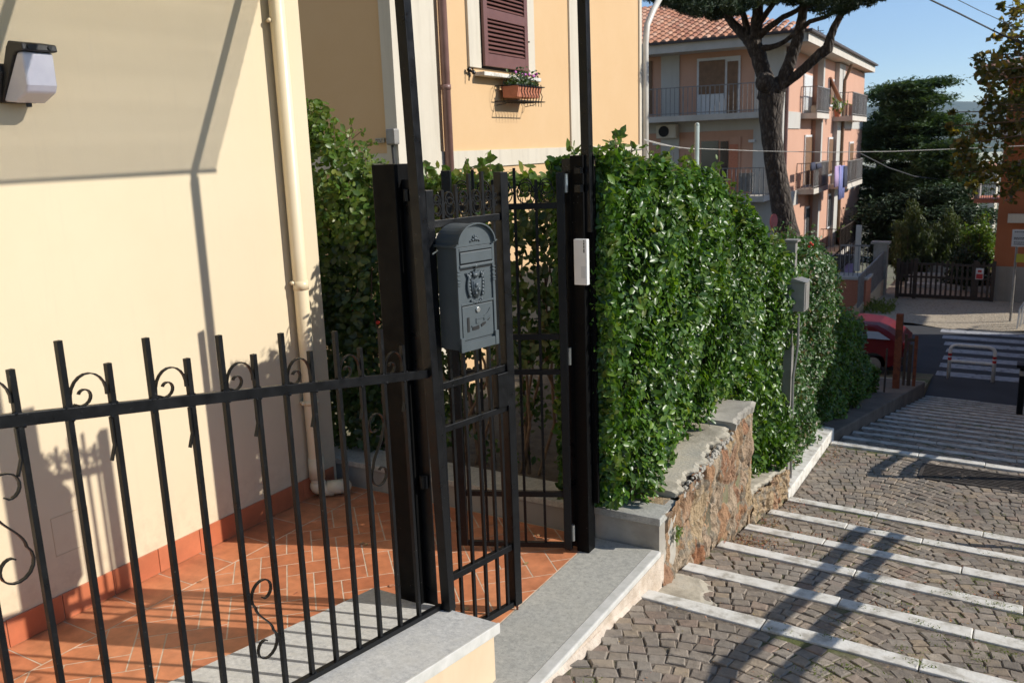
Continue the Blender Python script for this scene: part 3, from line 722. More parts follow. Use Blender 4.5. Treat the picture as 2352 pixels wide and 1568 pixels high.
# ================================================================== MAILBOX
mbx = thing('mailbox', tuple(O1+X1*.15+Y1*.08+EZ*1.5), 'grey cast metal mailbox with arched top and crest hung on the open gate leaf', 'mailbox')
s0, s1, d0, d1 = .035, .262, .022, .148
def mf(s, dd, z): return tuple(O1+X1*s+Y1*dd+EZ*z)
zt = 1.955
mb = MB(); mb.frame(O1, X1, Y1, EZ, s0+.004, s1-.004, d0, d1, 1.50, zt); mb.build('body', 'mailbox', mbx, bevel=.003)
# arched roof
sc_ = (s0+s1)/2; hw = (s1-s0)/2+.012
arch = []
for i in range(17):
    a = PI-PI*i/16; arch.append((sc_+hw*.90*math.cos(a), zt+.008+.086*math.sin(a)))
arch = [(sc_-hw, zt), (sc_-hw, zt+.012)]+arch+[(sc_+hw, zt+.012), (sc_+hw, zt)]
mb = MB(); mb.prism(arch, lambda u, v, w: mf(u, d0-.002+w, v), d1-d0+.006); mb.build('roof', 'mailbox', mbx, bevel=.002)
rim = [(u, v) for u, v in arch[1:-1]]
mb = MB(); mb.strip([mf(u, d1+.010, v+.003) for u, v in rim], tuple(Y1), .022, .006)
mb.build('roof_rim', 'mailbox', mbx)
mb = MB(); bx = lambda a, b, z0, z1, t0, t1: mb.frame(O1, X1, Y1, EZ, a, b, t0, t1, z0, z1)
fdz = d1
bx(s0-.004, s0+.012, 1.505, 1.955, fdz, fdz+.008); bx(s1-.012, s1+.004, 1.505, 1.955, fdz, fdz+.008)
bx(s0+.012, s1-.012, 1.937, 1.950, fdz, fdz+.010)
bx(s0+.012, s1-.012, 1.700, 1.710, fdz, fdz+.008)
bx(s0-.006, s1+.006, 1.495, 1.535, fdz-.002, fdz+.014); bx(s0-.006, s0+.016, 1.495, 1.56, fdz, fdz+.017); bx(s1-.016, s1+.006, 1.495, 1.56, fdz, fdz+.017)
for a in (s0+.002, s1-.006):
    for z in (1.79, 1.80, 1.815, 1.835, 1.85):
        bx(a-.008, a+.010, z, z+.006, fdz+.006, fdz+.013)
mb.build('trim', 'mailbox', mbx, bevel=.0015, seg=1)
mb = MB(); bx(s0+.016, s1-.016, 1.885, 1.932, fdz, fdz+.012); bx(s0+.010, s1-.010, 1.866, 1.878, fdz, fdz+.014); mb.build('letter_flap', 'mailbox', mbx, bevel=.002)
mb = MB(); bx(s0+.018, s1-.018, 1.545, 1.695, fdz, fdz+.006); door = mb.build('door', 'mailbox', mbx, bevel=.0015)
mb = MB(); bx(s0+.015, s1-.015, 1.542, 1.698, fdz, fdz+.002); bx(s0+.014, s1-.014, 1.932, 1.936, fdz, fdz+.004); bx(s0+.014, s1-.014, 1.880, 1.884, fdz, fdz+.004); bx(s0+.013, s1-.013, 1.855, 1.8595, fdz, fdz+.003); mb.build('seam', 'dark', mbx)
# horn-shaped slot ornament: near-black strips on the door stand in for slot shade
mb = MB(); bx(s0+.044, s0+.057, 1.580, 1.645, fdz+.006, fdz+.0085)
P = [mf(s0+.075+.11*t, fdz+.007, 1.592+.035*t*t-.004*math.sin(t*PI)) for t in np.linspace(0, 1, 9)]
mb.strip(P[:4], tuple(Y1), .004, .016); mb.strip(P[4:7], tuple(Y1), .004, .012); mb.strip(P[7:9], tuple(Y1), .004, .009)
mb.build('slot', 'dark', door)
mb = MB()
for a, b in (((s0+.10, 1.612), (s0+.15, 1.612)), ((s0+.10, 1.632), (s0+.15, 1.632)), ((s0+.10, 1.612), (s0+.10, 1.632)), ((s0+.15, 1.612), (s0+.15, 1.632))):
    mb.bar(mf(a[0], fdz+.0075, a[1]), mf(b[0], fdz+.0075, b[1]), .004, .004)
mb.strip([mf(s0+.15+.04*t, fdz+.0075, 1.64+.03*t*t) for t in np.linspace(0, 1, 5)], tuple(Y1), .004, .003)
mb.strip([mf(s0+.07+.12*t, fdz+.0075, 1.602+.03*t*t) for t in np.linspace(0, 1, 7)], tuple(Y1), .005, .006)
mb.build('relief', 'mailbox', door)
mb = MB(); mb.tube([mf(sc_-.002, fdz+.005, 1.672), mf(sc_-.002, fdz+.013, 1.672)], .012, 16); mb.build('lock', 'steel', mbx, bevel=.001)
# crest: shield, crown, rampant supporters, mantling as relief
mb = MB(); cz = 1.775; cs = sc_-.004
sh = [(-.024, .028), (-.022, -.012), (-.014, -.030), (0, -.040), (.014, -.030), (.022, -.012), (.024, .028), (.012, .024), (0, .030), (-.012, .024)]
mb.prism([(cs+u, cz+v) for u, v in sh], lambda u, v, w: mf(u, fdz+w, v), .007)
sh2 = [(u*.72, v*.72) for u, v in sh]; mb.prism([(cs+u, cz+v) for u, v in sh2], lambda u, v, w: mf(u, fdz+.007+w, v), .003)
for sg in (-1, 1):
    for k in range(7):   # wing / mantling plumes
        a = cs+sg*(.026+.0035*k); z = cz+.044-.012*k; mb.ball(mf(a if k < 3 else cs+sg*(.036-.001*k), fdz+.003, z), .0065, 7, 5)
    mb.strip([mf(cs+sg*(.030+.010*math.sin(t*3)), fdz+.004, cz+.045-.075*t) for t in np.linspace(0, 1, 8)], tuple(Y1), .008, .007)
    mb.prism([(cs+sg*.020, cz+.034), (cs+sg*.046, cz+.052), (cs+sg*.036, cz+.030)], lambda u, v, w: mf(u, fdz+w, v), .006)
mb.prism([(cs-.013, cz+.034), (cs-.017, cz+.056), (cs-.007, cz+.048), (cs, cz+.062), (cs+.007, cz+.048), (cs+.017, cz+.056), (cs+.013, cz+.034)], lambda u, v, w: mf(u, fdz+w, v), .009)
mb.ball(mf(cs, fdz+.006, cz+.072), .007, 8, 6); mb.ball(mf(cs-.004, fdz+.010, cz+.006), .009, 8, 6); mb.ball(mf(cs+.007, fdz+.010, cz-.010), .008, 8, 6); mb.ball(mf(cs-.006, fdz+.010, cz-.022), .006, 8, 6)
for k in range(7): mb.ball(mf(cs-.024+.008*k, fdz+.003, cz-.046-.004*math.sin(k*PI/6)*2), .005, 7, 5)
c0_ = np.array(mf(cs, 0, cz)); mb.v = [tuple(np.array(p)+((np.array(p)-c0_)@X1)*X1*.30+((np.array(p)-c0_)@EZ)*EZ*.30+Y1*.003) for p in mb.v]
mb.build('crest', 'mailbox', mbx, smooth=True)
mb = MB()
for u, v, r in ((0, 0, .010), (-.014, -.004, .007), (.014, -.004, .007), (-.027, -.009, .005), (.027, -.009, .005), (0, .012, .006), (-.010, .010, .005), (.010, .010, .005)):
    mb.ball(mf(sc_+u, fdz+.006, 1.985+v), r, 8, 6)
mb.build('rosette', 'mailbox', mbx, smooth=True)
mb = MB(); mb.bar(mf(s0+.004, d0+.01, 1.94), mf(s0-.02, d0, 1.925), .004, .006); mb.build('mounting_strap', 'steel', mbx)
# ================================================================== INTERCOM
ic = thing('intercom', (-2.13, 4.31, 1.74), 'white intercom panel with black slots on the black gate post by the hedge', 'intercom')
mb = MB(); mb.box(-2.172, -2.092, 4.300, 4.333, 1.615, 1.868); mb.build('casing', 'white_plastic', ic, bevel=.004)
mb = MB(); mb.box(-2.128, -2.098, 4.2985, 4.3, 1.655, 1.72); mb.build('button', 'sign_white', ic, bevel=.0008)
mb = MB()
for z0, z1 in ((1.855, 1.862), (1.838, 1.850), (1.820, 1.834), (1.795, 1.816)): mb.box(-2.112, -2.106, 4.2988, 4.3, z0, z1)
mb.build('slot', 'dark', ic)
# ================================================================== TERRACE BACK WALL, hedges
bw = thing('low_terrace_wall', (-3.2, 4.6, 0), 'low wall with pale coping closing the back of the terrace behind the gate', 'wall')
mb = MB(); mb.box(XW-.3, -2.20, 4.56, 4.80, -.1, .155); mb.build('wall', 'greywall', bw)
mb = MB(); mb.box(XW-.3, -2.20, 4.54, 4.83, .155, .195); mb.build('coping', 'granite', bw, bevel=.004)
blk = thing('stone_step_block', (-2, 4.65, 0), 'grey granite step block at the end of the landing against the stone wall', 'stone block')
mb = MB(); mb.box(-2.195, -1.775, 4.57, 4.85, -.2, .158); mb.build('riser', 'concrete_grey', blk)
mb = MB(); mb.box(-2.195, -1.762, 4.545, 4.86, .158, .205); mb.build('slab', 'granite', blk, bevel=.005)
# soil bed behind wall
mb = MB(); mb.hexa([(-4.6, 4.84, -.8), (-1.95, 4.84, -.8), (-1.95, 8.0, -1.6), (-4.6, 8.0, -1.6), (-4.6, 4.84, .12), (-1.95, 4.84, .12), (-1.95, 6.5, .1), (-4.6, 8.0, .0)]); struct(mb.build('planting_bed', 'soil'))
# stone retaining wall (rubble with displaced face)
sw = thing('rubble_stone_wall', (-1.9, 5.6, 0), 'crumbling tuff rubble retaining wall with a cracked concrete top beside the steps', 'wall')
def rubble_face(y0, y1, zb0, ztf, x, name, par, thick=.3, seed=3):
    ny = int((y1-y0)/.014); nz = 52; vs = []; fs = []
    Yg = np.linspace(y0, y1, ny); P = []
    for j in range(ny):
        for i in range(nz):
            z0 = zb0(Yg[j]); z1 = ztf(Yg[j]); P.append((x, Yg[j], z0+(z1-z0)*i/(nz-1)))
    P = np.array(P); q = P*np.array((1, 1, .7))
    f1 = fbm(q, 7, seed); f2 = fbm(q, 22, seed+1); f3 = fbm(q, 60, seed+2)
    disp = .026*np.clip(f1, -1, 1)+.020*f2+.012*f3-.01
    fc = fbm(P*np.array((1, 1, .28)), 13, seed+9); crack = np.exp(-(f2/.12)**2)*.02*(f1 < .3)+np.exp(-(fc/.06)**2)*.022*(f1 < .5)+.02*(f3 > 1.25)
    P[:, 0] += disp-crack-.004
    for j in range(ny-1):
        for i in range(nz-1): a = j*nz+i; fs.append((a, a+nz, a+nz+1, a+1))
    mb = MB(); mb.add(P, fs); k = len(mb.v)
    # close the body behind
    for (ya, yb) in ((y0+.06, y1),):
        mb.hexa([(x-thick, ya, zb0(ya)), (x-.06, ya, zb0(ya)), (x-.06, yb, zb0(yb)), (x-thick, yb, zb0(yb)), (x-thick, ya, ztf(ya)-.01), (x-.06, ya, ztf(ya)-.01), (x-.06, yb, ztf(yb)-.01), (x-thick, yb, ztf(yb)-.01)])
        mb.hexa([(x-.07, yb-.05, zb0(yb)), (x-.012, yb-.05, zb0(yb)), (x-.012, yb-.004, zb0(yb)), (x-.07, yb-.004, zb0(yb)), (x-.07, yb-.05, ztf(yb)-.012), (x-.012, yb-.05, ztf(yb)-.012), (x-.012, yb-.004, ztf(yb)-.012), (x-.07, yb-.004, ztf(yb)-.012)])
    return mb.build(name, 'rubble', par)
top1 = lambda Y: .205+(Y-4.6)*.085 if Y < 5.95 else .32
rubble_face(4.57, 6.52, lambda Y: -.75, top1, -1.755, 'rubble', sw)
def wavy_cap(y0, y1, zf, x0, x1, th, name, par, mat, seed, ragged=.02, endy=None):
    n = int((y1-y0)/.015)+1; m_ = 18; vs = []; fs = []; r = np.random.default_rng(seed); Yg = np.linspace(y0, y1, n)
    rag = np.array([ragged*math.sin(Y*13+seed)+ragged*.8*math.sin(Y*41)+ragged*r.random() for Y in Yg])
    top = []; bot = []
    for j, Y in enumerate(Yg):
        for i in range(m_):
            u = i/(m_-1); X = x0+(x1-x0)*u+rag[j]*u**5; z = zf(Y)+.0025*math.sin(X*11+Y*7)-(.012 if i == m_-1 else 0)
            top.append((X, Y+(.03*math.sin(u*7) if endy and j == n-1 else 0), z))
            bot.append((X-(.0 if i < m_-1 else .008), Y, zf(Y)-th-.006*r.random()))
    vs = top+bot; K = n*m_
    for j in range(n-1):
        for i in range(m_-1):
            a = j*m_+i; fs += [(a, a+1, a+m_+1, a+m_), (K+a, K+a+m_, K+a+m_+1, K+a+1)]
    for j in range(n-1):
        a = j*m_; fs.append((a, a+m_, K+a+m_, K+a)); a = j*m_+m_-1; fs.append((a, K+a, K+a+m_, a+m_))
    for i in range(m_-1): fs.append((i, K+i, K+i+1, i+1)); a = (n-1)*m_+i; fs.append((a, a+1, K+a+1, K+a))
    mb = MB(); mb.add(vs, fs); return mb.build(name, mat, par)
wavy_cap(4.87, 5.98, lambda Y: top1(Y)+.022, -2.25, -1.80, .035, 'concrete_top', sw, 'concrete', 1, .022)
wavy_cap(6.0, 6.58, lambda Y: .375, -2.20, -1.77, .055, 'cap_slab', sw, 'concrete_grey', 5, .012, endy=True)
mb = MB()   # crumbling aggregate lumps under the broken edge
for k in range(170):
    Y = random.uniform(4.95, 5.97); r = random.uniform(.008, .020); mb.ball((-1.772+random.uniform(-.012, .010), Y, top1(Y)-.005-abs(random.gauss(0, .03))), r, 6, 4, sc=(1, 1.2, .8))
mb.build('aggregate', 'concrete_grey', sw)
lw = thing('low_rubble_wall', (-1.9, 7.2, -.5), 'short stepped-down rubble wall section with concrete top between hedge and steps', 'wall')
top2 = lambda Y: -.40-(Y-6.52)*.155
rubble_face(6.53, 7.80, lambda Y: -1.2, top2, -1.765, 'rubble', lw, seed=11)
wavy_cap(6.53, 7.82, lambda Y: top2(Y)+.025, -2.2, -1.80, .03, 'concrete_top', lw, 'concrete', 9, .012)
# pale kerb slab
ks = thing('pale_kerb_slab', (-2, 8.8, -.85), 'smooth pale stone kerb slab below the second hedge at the cobbled landing', 'kerb')
mb = MB(); mb.hexa([(-2.5, 7.84, -1.4), (-1.772, 7.84, -1.4), (-1.772, 9.95, -1.4), (-2.5, 9.95, -1.4), (-2.5, 7.84, -.80), (-1.772, 7.84, -.83), (-1.772, 9.95, -.84), (-2.5, 9.95, -.80)])
mb.build('slab', 'travertine', ks, bevel=.01)
# dark side wall beside lower steps
kw = thing('dark_side_kerb', (-2.2, 15, -2), 'wide dark concrete kerb descending beside the shaded lower steps', 'kerb')
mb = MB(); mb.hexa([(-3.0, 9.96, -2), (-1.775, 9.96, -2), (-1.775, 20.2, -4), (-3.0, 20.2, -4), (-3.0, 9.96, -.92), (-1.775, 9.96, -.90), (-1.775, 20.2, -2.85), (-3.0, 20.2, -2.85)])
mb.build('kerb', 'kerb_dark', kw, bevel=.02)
mb = MB(); mb.bar((-3.0, 20.21, -2.88), (-1.775, 20.21, -2.88), .05, .07); mb.build('end_stone', 'concrete', kw)
# ---- hedges
def hedge_points(n, y0, y1, xf, xb, zb, ztop, seed, face=1.0, rough=.07, depthd=.10, top_share=.2, front_share=.8, gaps=.0):
    """points on the front (+X), end and top shell with thickness"""
    r = np.random.default_rng(seed); P = []; Nn = []
    nf = int(n*front_share); Y = r.uniform(y0, y1, nf); zt_ = np.array([ztop(y) for y in Y]); z0 = np.array([zb(y) for y in Y])
    Z = z0+(zt_-z0)*r.random(nf)
    q = np.stack([np.zeros(nf), Y, Z], 1)
    bulge = rough*fbm(q, 3.1, seed)+rough*.5*fbm(q, 8, seed+3)
    u = (Z-z0)/(zt_-z0); round_ = -.14*np.clip((u-.86)/.14, 0, 1)**2-.0*np.clip((.12-u)/.12, 0, 1)**2
    endr = -.12*np.clip((y0+.10-Y)/.10, 0, 1)**2
    dep = np.abs(r.normal(0, depthd, nf)); X = np.array([xf(y) for y in Y])+bulge+round_+endr-dep
    gp_ = fbm(q, 9, seed+11)+.6*fbm(q, 19, seed+12); X = X-.13*np.clip(gp_-.75, 0, 1)*(gaps > 0)
    kp = (gp_ < .80) | (r.random(nf) > gaps); gr = np.stack([np.ones(nf), -.15+.9*fbm(q, 5, seed+21), .45+.5*fbm(q, 5, seed+22)], 1)
    P.append(np.stack([X, Y, Z], 1)[kp]); Nn.append(gr[kp])
    nt_ = int(n*top_share); Y = r.uniform(y0, y1, nt_); X = np.array([xf(y) for y in Y])-r.random(nt_)*(xf(y0)-xb)
    q = np.stack([X, Y, X*0], 1); Z = np.array([ztop(y) for y in Y])+rough*.6*fbm(q, 4, seed+5)-np.abs(r.normal(0, depthd*.7, nt_))
    P.append(np.stack([X, Y, Z], 1)); Nn.append(np.tile([.2, -.2, 1], (nt_, 1)))
    ne = int(n*.22); X = xf(y0)-r.random(ne)*(xf(y0)-xb); Z = zb(y0)+(ztop(y0)-zb(y0))*r.random(ne); q = np.stack([X, X*0, Z], 1)
    Yv = y0+rough*.5*fbm(q, 4, seed+8)+np.abs(r.normal(0, depthd*.7, ne)); P.append(np.stack([X, Yv, Z], 1)); Nn.append(np.tile([.2, -1, .4], (ne, 1)))
    return np.concatenate(P), np.concatenate(Nn)
def sprigs(n, y0, y1, xc, ztop, seed, length=.2, cnt=9):
    r = np.random.default_rng(seed); P = []; Nn = []; tw = MB()
    for k in range(n):
        y = r.uniform(y0, y1); x = xc(y)-r.random()*.35; z = ztop(y)-.05; l = length*r.uniform(.5, 1.3); dx, dy = r.normal(0, .22, 2)
        a = np.array((x, y, z)); b = a+np.array((dx*l, dy*l, l)); tw.tube([a, (a+b)/2+r.normal(0, .006, 3), b], [.003, .0025, .0015], 4)
        for i in range(cnt):
            t = r.uniform(.3, 1.05); P.append(a+(b-a)*t+r.normal(0, .018, 3)); Nn.append((r.normal(0, .5), r.normal(0, .5)-.3, .7))
    return np.array(P), np.array(Nn), tw
h1 = thing('laurel_hedge', (-2.3, 6, 0), 'dense glossy green hedge beside the gate, spilling over the rubble wall', 'hedge')
zt1 = lambda Y: float(np.interp(Y, [4.3, 5.0, 5.5, 6.15, 6.6, 7.0, 7.4, 8.15], [2.31, 2.27, 2.20, 2.16, 1.98, 1.78, 1.52, 1.33]))
zb1 = lambda Y: float(np.interp(Y, [4.4, 5.0, 5.5, 6.0, 6.5, 6.62, 7.0, 7.5, 8.15], [.26, .22, .30, .42, .42, -.42, -.55, -.52, -.62]))
xf1 = lambda Y: float(np.interp(Y, [4.45, 5.0, 6.4, 6.7, 8.1], [-2.00, -1.95, -1.95, -1.90, -1.86]))
P, Nn = hedge_points(43000, 4.45, 8.22, xf1, -2.38, zb1, zt1, 21, rough=.13, depthd=.11, gaps=.95)
pick = rng.random(len(P)); young = (fbm(P, 7, 55) > .35) & (pick < .30)
leaves('foliage', P[~young], Nn[~young], .059, 'leaf', h1, wr=.50, jit=.85, smin=.42)
leaves('young_foliage', P[young]+np.array((.02, 0, 0)), Nn[young], .058, 'leaf_sun', h1, wr=.46, jit=.9, smin=.4)
P, Nn, tw = sprigs(70, 4.4, 8.0, lambda y: xf1(y)-.02, zt1, 5, .17, 8)
leaves('shoots', P, Nn, .062, 'leaf_sun', h1, wr=.5); tw.build('twigs', 'twig', h1)
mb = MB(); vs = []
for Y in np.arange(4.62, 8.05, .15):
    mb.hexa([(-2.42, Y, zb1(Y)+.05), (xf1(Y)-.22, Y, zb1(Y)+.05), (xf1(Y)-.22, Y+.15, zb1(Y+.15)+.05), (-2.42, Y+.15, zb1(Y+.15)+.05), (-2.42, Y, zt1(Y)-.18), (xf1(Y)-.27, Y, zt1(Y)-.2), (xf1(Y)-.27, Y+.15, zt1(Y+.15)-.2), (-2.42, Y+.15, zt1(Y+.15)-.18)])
M['core'] = mat_noise('hedge_shade', (.010, .016, .006), (.022, .028, .010), 14, .95, .5, 40)  # near-black filling imitates the shade inside the hedge and blocks light
mb.build('shade_core', 'core', h1)
h2 = thing('flowering_hedge', (-2.5, 9.2, -.8), 'second smaller-leaved hedge with reddish tips behind the grey utility post', 'hedge')
zt2 = lambda Y: float(np.interp(Y, [8.3, 9.3, 9.9, 10.4, 11], [1.30, 1.34, 1.18, .98, .55]))
zb2 = lambda Y: -.83
P, Nn = hedge_points(22000, 8.24, 10.45, lambda y: -1.90, -2.7, zb2, zt2, 31, rough=.15, depthd=.12, gaps=.6)
leaves('foliage', P, Nn, .048, 'leaf_red', h2, wr=.55, jit=.9, smin=.4)
P, Nn, tw = sprigs(30, 8.35, 10.3, lambda y: -2.02, zt2, 7, .22, 8); leaves('shoots', P, Nn, .055, 'leaf_red', h2); tw.build('twigs', 'twig', h2)
mb = MB(); mb.box(-2.8, -2.26, 8.5, 10.2, -.8, .95); mb.build('shade_core', 'core', h2)  # dark block as painted inner shade of the second hedge
mb = MB(); 
for k in range(4): mb = MB(); mb.ball(at_y(1860+random.uniform(-6, 6), 562+random.uniform(-5, 5), 8.75), .013, 6, 4); mb.build('flower', 'flower_red', h2)
h3 = thing('shaded_hedge', (-2.8, 12, -1.2), 'dark shaded hedge further down beside the lower steps', 'hedge')
P, Nn = hedge_points(22000, 10.4, 16.3, lambda y: float(np.interp(y, [10.4, 11, 13.9, 16.3], [-2.05, -2.02, -2.08, -2.25])), -3.2, lambda y: -1.0-(y-10)*.19, lambda y: float(np.interp(y, [10.4, 11.2, 12.2, 13.9, 14.6, 16.3], [.75, .35, .12, -.30, -1.1, -1.65])), 41, rough=.16, depthd=.12)
leaves('foliage', P, Nn, .06, 'leaf', h3, wr=.5)
mb = MB(); mb.box(-3.2, -2.35, 10.6, 13.6, -1.8, -.5); mb.box(-3.2, -2.35, 10.5, 12.0, -.5, 0.0); mb.build('shade_core', 'core', h3)  # dark blocks as painted inner shade of this hedge
# back hedge (see-through) behind the terrace
h4 = thing('climbing_hedge', (-3.4, 5.0, 0), 'loose leafy hedge behind the terrace with light showing through its lower part', 'hedge')
r = np.random.default_rng(77); n = 15000
X = r.uniform(-4.75, -2.1, n); Z = .2+r.random(n)**.8*2.05; Yv = 4.93+np.abs(r.normal(0, .14, n))
zt4 = np.interp(X, [-4.8, -4.55, -4.3, -4.0, -3.5, -3.0, -2.5, -2.1], [2.62, 2.5, 2.3, 2.17, 2.19, 2.18, 2.16, 2.2])
q = np.stack([X, Yv*0, Z], 1); dens = fbm(q, 6, 3)*1.2+.9*(Z > 1.8)+np.where(X < -3.45, .75, -.60)+.2
keep = (Z < zt4+.04*fbm(q, 6, 4)) & (dens > r.uniform(-.45, .75, n)); P = np.stack([X, Yv, Z], 1)[keep]
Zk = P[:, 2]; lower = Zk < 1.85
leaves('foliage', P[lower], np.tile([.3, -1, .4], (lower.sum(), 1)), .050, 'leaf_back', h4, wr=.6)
leaves('sun_tinted_foliage', P[~lower], np.tile([.4, -.8, .7], ((~lower).sum(), 1)), .058, 'leaf_sun', h4, wr=.6)  # upper leaves get a brighter colour as painted sunlight
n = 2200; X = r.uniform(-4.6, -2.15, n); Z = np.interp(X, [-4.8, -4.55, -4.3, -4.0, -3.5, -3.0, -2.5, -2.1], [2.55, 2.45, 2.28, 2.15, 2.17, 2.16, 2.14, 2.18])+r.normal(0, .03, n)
leaves('top_foliage', np.stack([X, 4.95+r.random(n)*.45, Z-.02], 1), np.tile([.3, -.4, 1], (n, 1)), .055, 'leaf_sun', h4, wr=.6)  # same sun-imitating leaf colour along the hedge top
tw = MB(); Ps = []
for (px_, py_, ln) in ((1070, 362, .17), (1125, 352, .15), (975, 372, .12), (1150, 380, .10), (1215, 395, .08), (1020, 385, .1), (1105, 378, .1)):
    b = at_y(px_, py_, 4.95); a = b-np.array((random.uniform(-.02, .02), 0, ln)); tw.tube([a, b], [.004, .002], 5)
    for i in range(9):
        t = random.uniform(.25, 1.05); Ps.append(a+(b-a)*t+r.normal(0, .022, 3))
leaves('shoots', np.array(Ps), np.tile([.3, -1, .3], (len(Ps), 1)), .07, 'leaf_sun', h4, wr=.65)
for k in range(26):
    x = r.uniform(-4.6, -2.2); pts = [(x, 4.98, .15)]
    for i in range(5): pts.append((pts[-1][0]+r.normal(0, .07), 4.98+r.normal(0, .05), pts[-1][2]+.38))
    tw.tube(pts, [.013, .011, .009, .007, .005, .003], 5)
tw.build('stems', 'twig', h4)
# climbing plant at the house corner
cp = thing('climbing_plant', (-4.45, 4.85, .2), 'bright green climbing plant with thin shoots rising beside the cream house corner', 'climbing plant')
n = 5200; zz_ = r.random(n)*2.6+.15; X = -4.62+r.random(n)*np.interp(zz_, [0, 1.0, 1.9, 2.3, 2.75], [.50, .55, .62, .42, .12]); Yv = 4.72+np.abs(r.normal(0, .13, n))
q = np.stack([X, Yv, zz_], 1); keep = fbm(q, 6, 9) > r.uniform(-1, .25, n)
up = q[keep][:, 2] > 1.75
leaves('sun_tinted_foliage', q[keep][up], np.tile([.5, -.8, .5], (up.sum(), 1)), .055, 'leaf_sun', cp, wr=.65)  # brighter leaf colour above the height split imitates sun
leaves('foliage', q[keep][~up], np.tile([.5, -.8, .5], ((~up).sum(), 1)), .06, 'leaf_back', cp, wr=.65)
tw = MB(); Ps = []
for pl_ in ([(716, 300), (712, 250), (708, 232)], [(770, 340), (768, 300), (765, 278)], [(800, 345), (803, 310), (808, 282)], [(806, 315), (812, 298), (806, 280)], [(808, 320), (826, 305), (832, 300)], [(834, 365), (838, 335), (846, 325)], [(840, 380), (838, 345), (850, 330), (862, 328)], [(716, 300), (735, 262), (742, 256)]):
    pts = [at_y(x, y, 4.75) for x, y in pl_]; tw.tube(pts, .0025, 4)
    for p in pts[1:]:
        for i in range(3): Ps.append(p+r.normal(0, .012, 3))
for x_, y_ in ((800, 705), (812, 712), (828, 735), (833, 742), (822, 738), (868, 740), (805, 700)):
    mb = MB(); mb.ball(at_y(x_, y_, 4.86), .016, 6, 4); mb.build('blossom', 'flower_red', cp)
leaves('shoots', np.array(Ps), np.tile([.4, -1, .3], (len(Ps), 1)), .035, 'leaf_sun', cp, wr=.5); tw.build('stems', 'twig', cp)
# loose leaves added to cast a leaf shadow on the cream wall
h5 = thing('shadow_shrub', (-2.75, 4.75, 0), 'shrub added just behind the gate opening to cast leaf shadow on the cream wall', 'shrub')
n = 1000; X = -2.8+r.normal(0, .22, n); Z = 1.0+r.random(n)*1.0; Yv = 4.74+r.normal(0, .07, n)
leaves('foliage', np.stack([X, Yv, Z], 1), np.tile([.3, -1, .4], (n, 1)), .06, 'leaf_back', h5, wr=.6)
# ================================================================== GREY POST + METER BOX, far side
gpz = thing('grey_utility_post', (-1.9, 8.17, -.8), 'tall grey square metal post rising between the two hedges', 'post')
mb = MB(); mb.box(-1.935, -1.855, 8.13, 8.21, -.85, 1.45); mb.build('post', 'metal_grey', gpz, bevel=.004)
mb = MB(); mb.box(-1.955, -1.835, 8.11, 8.23, 1.45, 1.47); mb.build('cap', 'metal_grey', gpz)
mbx2 = thing('meter_box', (-1.8, 8.1, 1.0), 'grey weathered metal meter box fixed on the utility post', 'meter box')
mb = MB(); mb.box(-1.915, -1.72, 7.95, 8.125, .845, 1.115); mb.build('box', 'metal_grey', mbx2, bevel=.006)
mb = MB(); mb.prism([(-1.93, 1.115), (-1.815, 1.145), (-1.705, 1.115)], lambda u, v, w: (u, 7.935+w, v), .20); mb.build('lid', 'metal_grey', mbx2)
mb = MB(); mb.box(-1.72, -1.712, 7.97, 8.105, .86, 1.10); mb.build('door', 'metal_grey', mbx2, bevel=.003)
mb = MB(); mb.tube([(-1.80, 8.10, .80), (-1.80, 8.12, .5), (-1.83, 8.10, .2), (-1.82, 8.11, -.8)], .012, 6); mb.build('conduit', 'metal_grey', mbx2)
# ================================================================== HANDRAIL (just right of frame, casts the twin shadow)
def handrail(y0, y1, label, hs, flat=None):
    t = thing('handrail', (.55, y0, stairz(y0)), label, 'handrail', 'handrails along the middle of the steps')
    f = (lambda Y: np.interp(Y, [4.337, 7.837, 9.8, 13.5], [-.142, -.887, -.952, -1.74]) if Y > 3.6 else -.09+ (3.6-Y)*.05)
    Yk = [y0-.02]+[q for q in (4.337, 7.837, 9.8) if y0 < q < y1]+[y1+.02]
    for h in hs:
        mb = MB(); mb.tube([(.55, q, f(q)+h) for q in Yk], .036, 12); mb.build('rail', 'iron', t)
    for Y in (y0, y1):
        mb = MB(); mb.tube([(.55, Y, f(Y)-.1), (.55, Y, f(Y)+hs[0])], .034, 12); mb.build('post', 'iron', t)
handrail(4.13, 7.70, 'near iron handrail standing along the sunlit white-edged steps', (1.10, .92))
handrail(9.55, 13.5, 'far iron handrail starting above the drain grating', (1.10, .92))
# ================================================================== OCHRE HOUSE
d2 = np.array((-.0552, .9985)); K = 12.6
rr = ray(1145, 172); PO = CAM+rr*K/np.linalg.norm(rr); PO[2] = 0
EXo = np.array((d2[0], d2[1], 0)); ENo = np.array((d2[1], -d2[0], 0))   # along facade, outward normal
def uo(x, y):   # pixel on facade plane -> (u along facade, z)
    p = at_pl(x, y, PO, d2); return float((p-PO)@EXo), float(p[2])
oc = thing('ochre_house', tuple(PO), 'pale orange plastered house with white corner strips and one brown shutter', 'house')
u0 = uo(905, 200)[0]; u1 = uo(1470, 200)[0]; zt_o = 12.5  # upper walls out of view raised to block sky light on pink building
mb = MB(); mb.frame(PO, EXo, ENo, EZ, u0, u1, -7, 0, -1.5, zt_o); mb.build('wall', 'ochre', oc)
def fo(mb, ua, ub, za, zb, d0=-.01, d1=.03): mb.frame(PO, EXo, ENo, EZ, ua, ub, d0, d1, za, zb)
mb = MB(); ua = uo(910, 200)[0]; ub = uo(1000, 200)[0]; fo(mb, u0-.03, ub, -1.5, zt_o); mb.build('corner_strip', 'offwhite', oc)
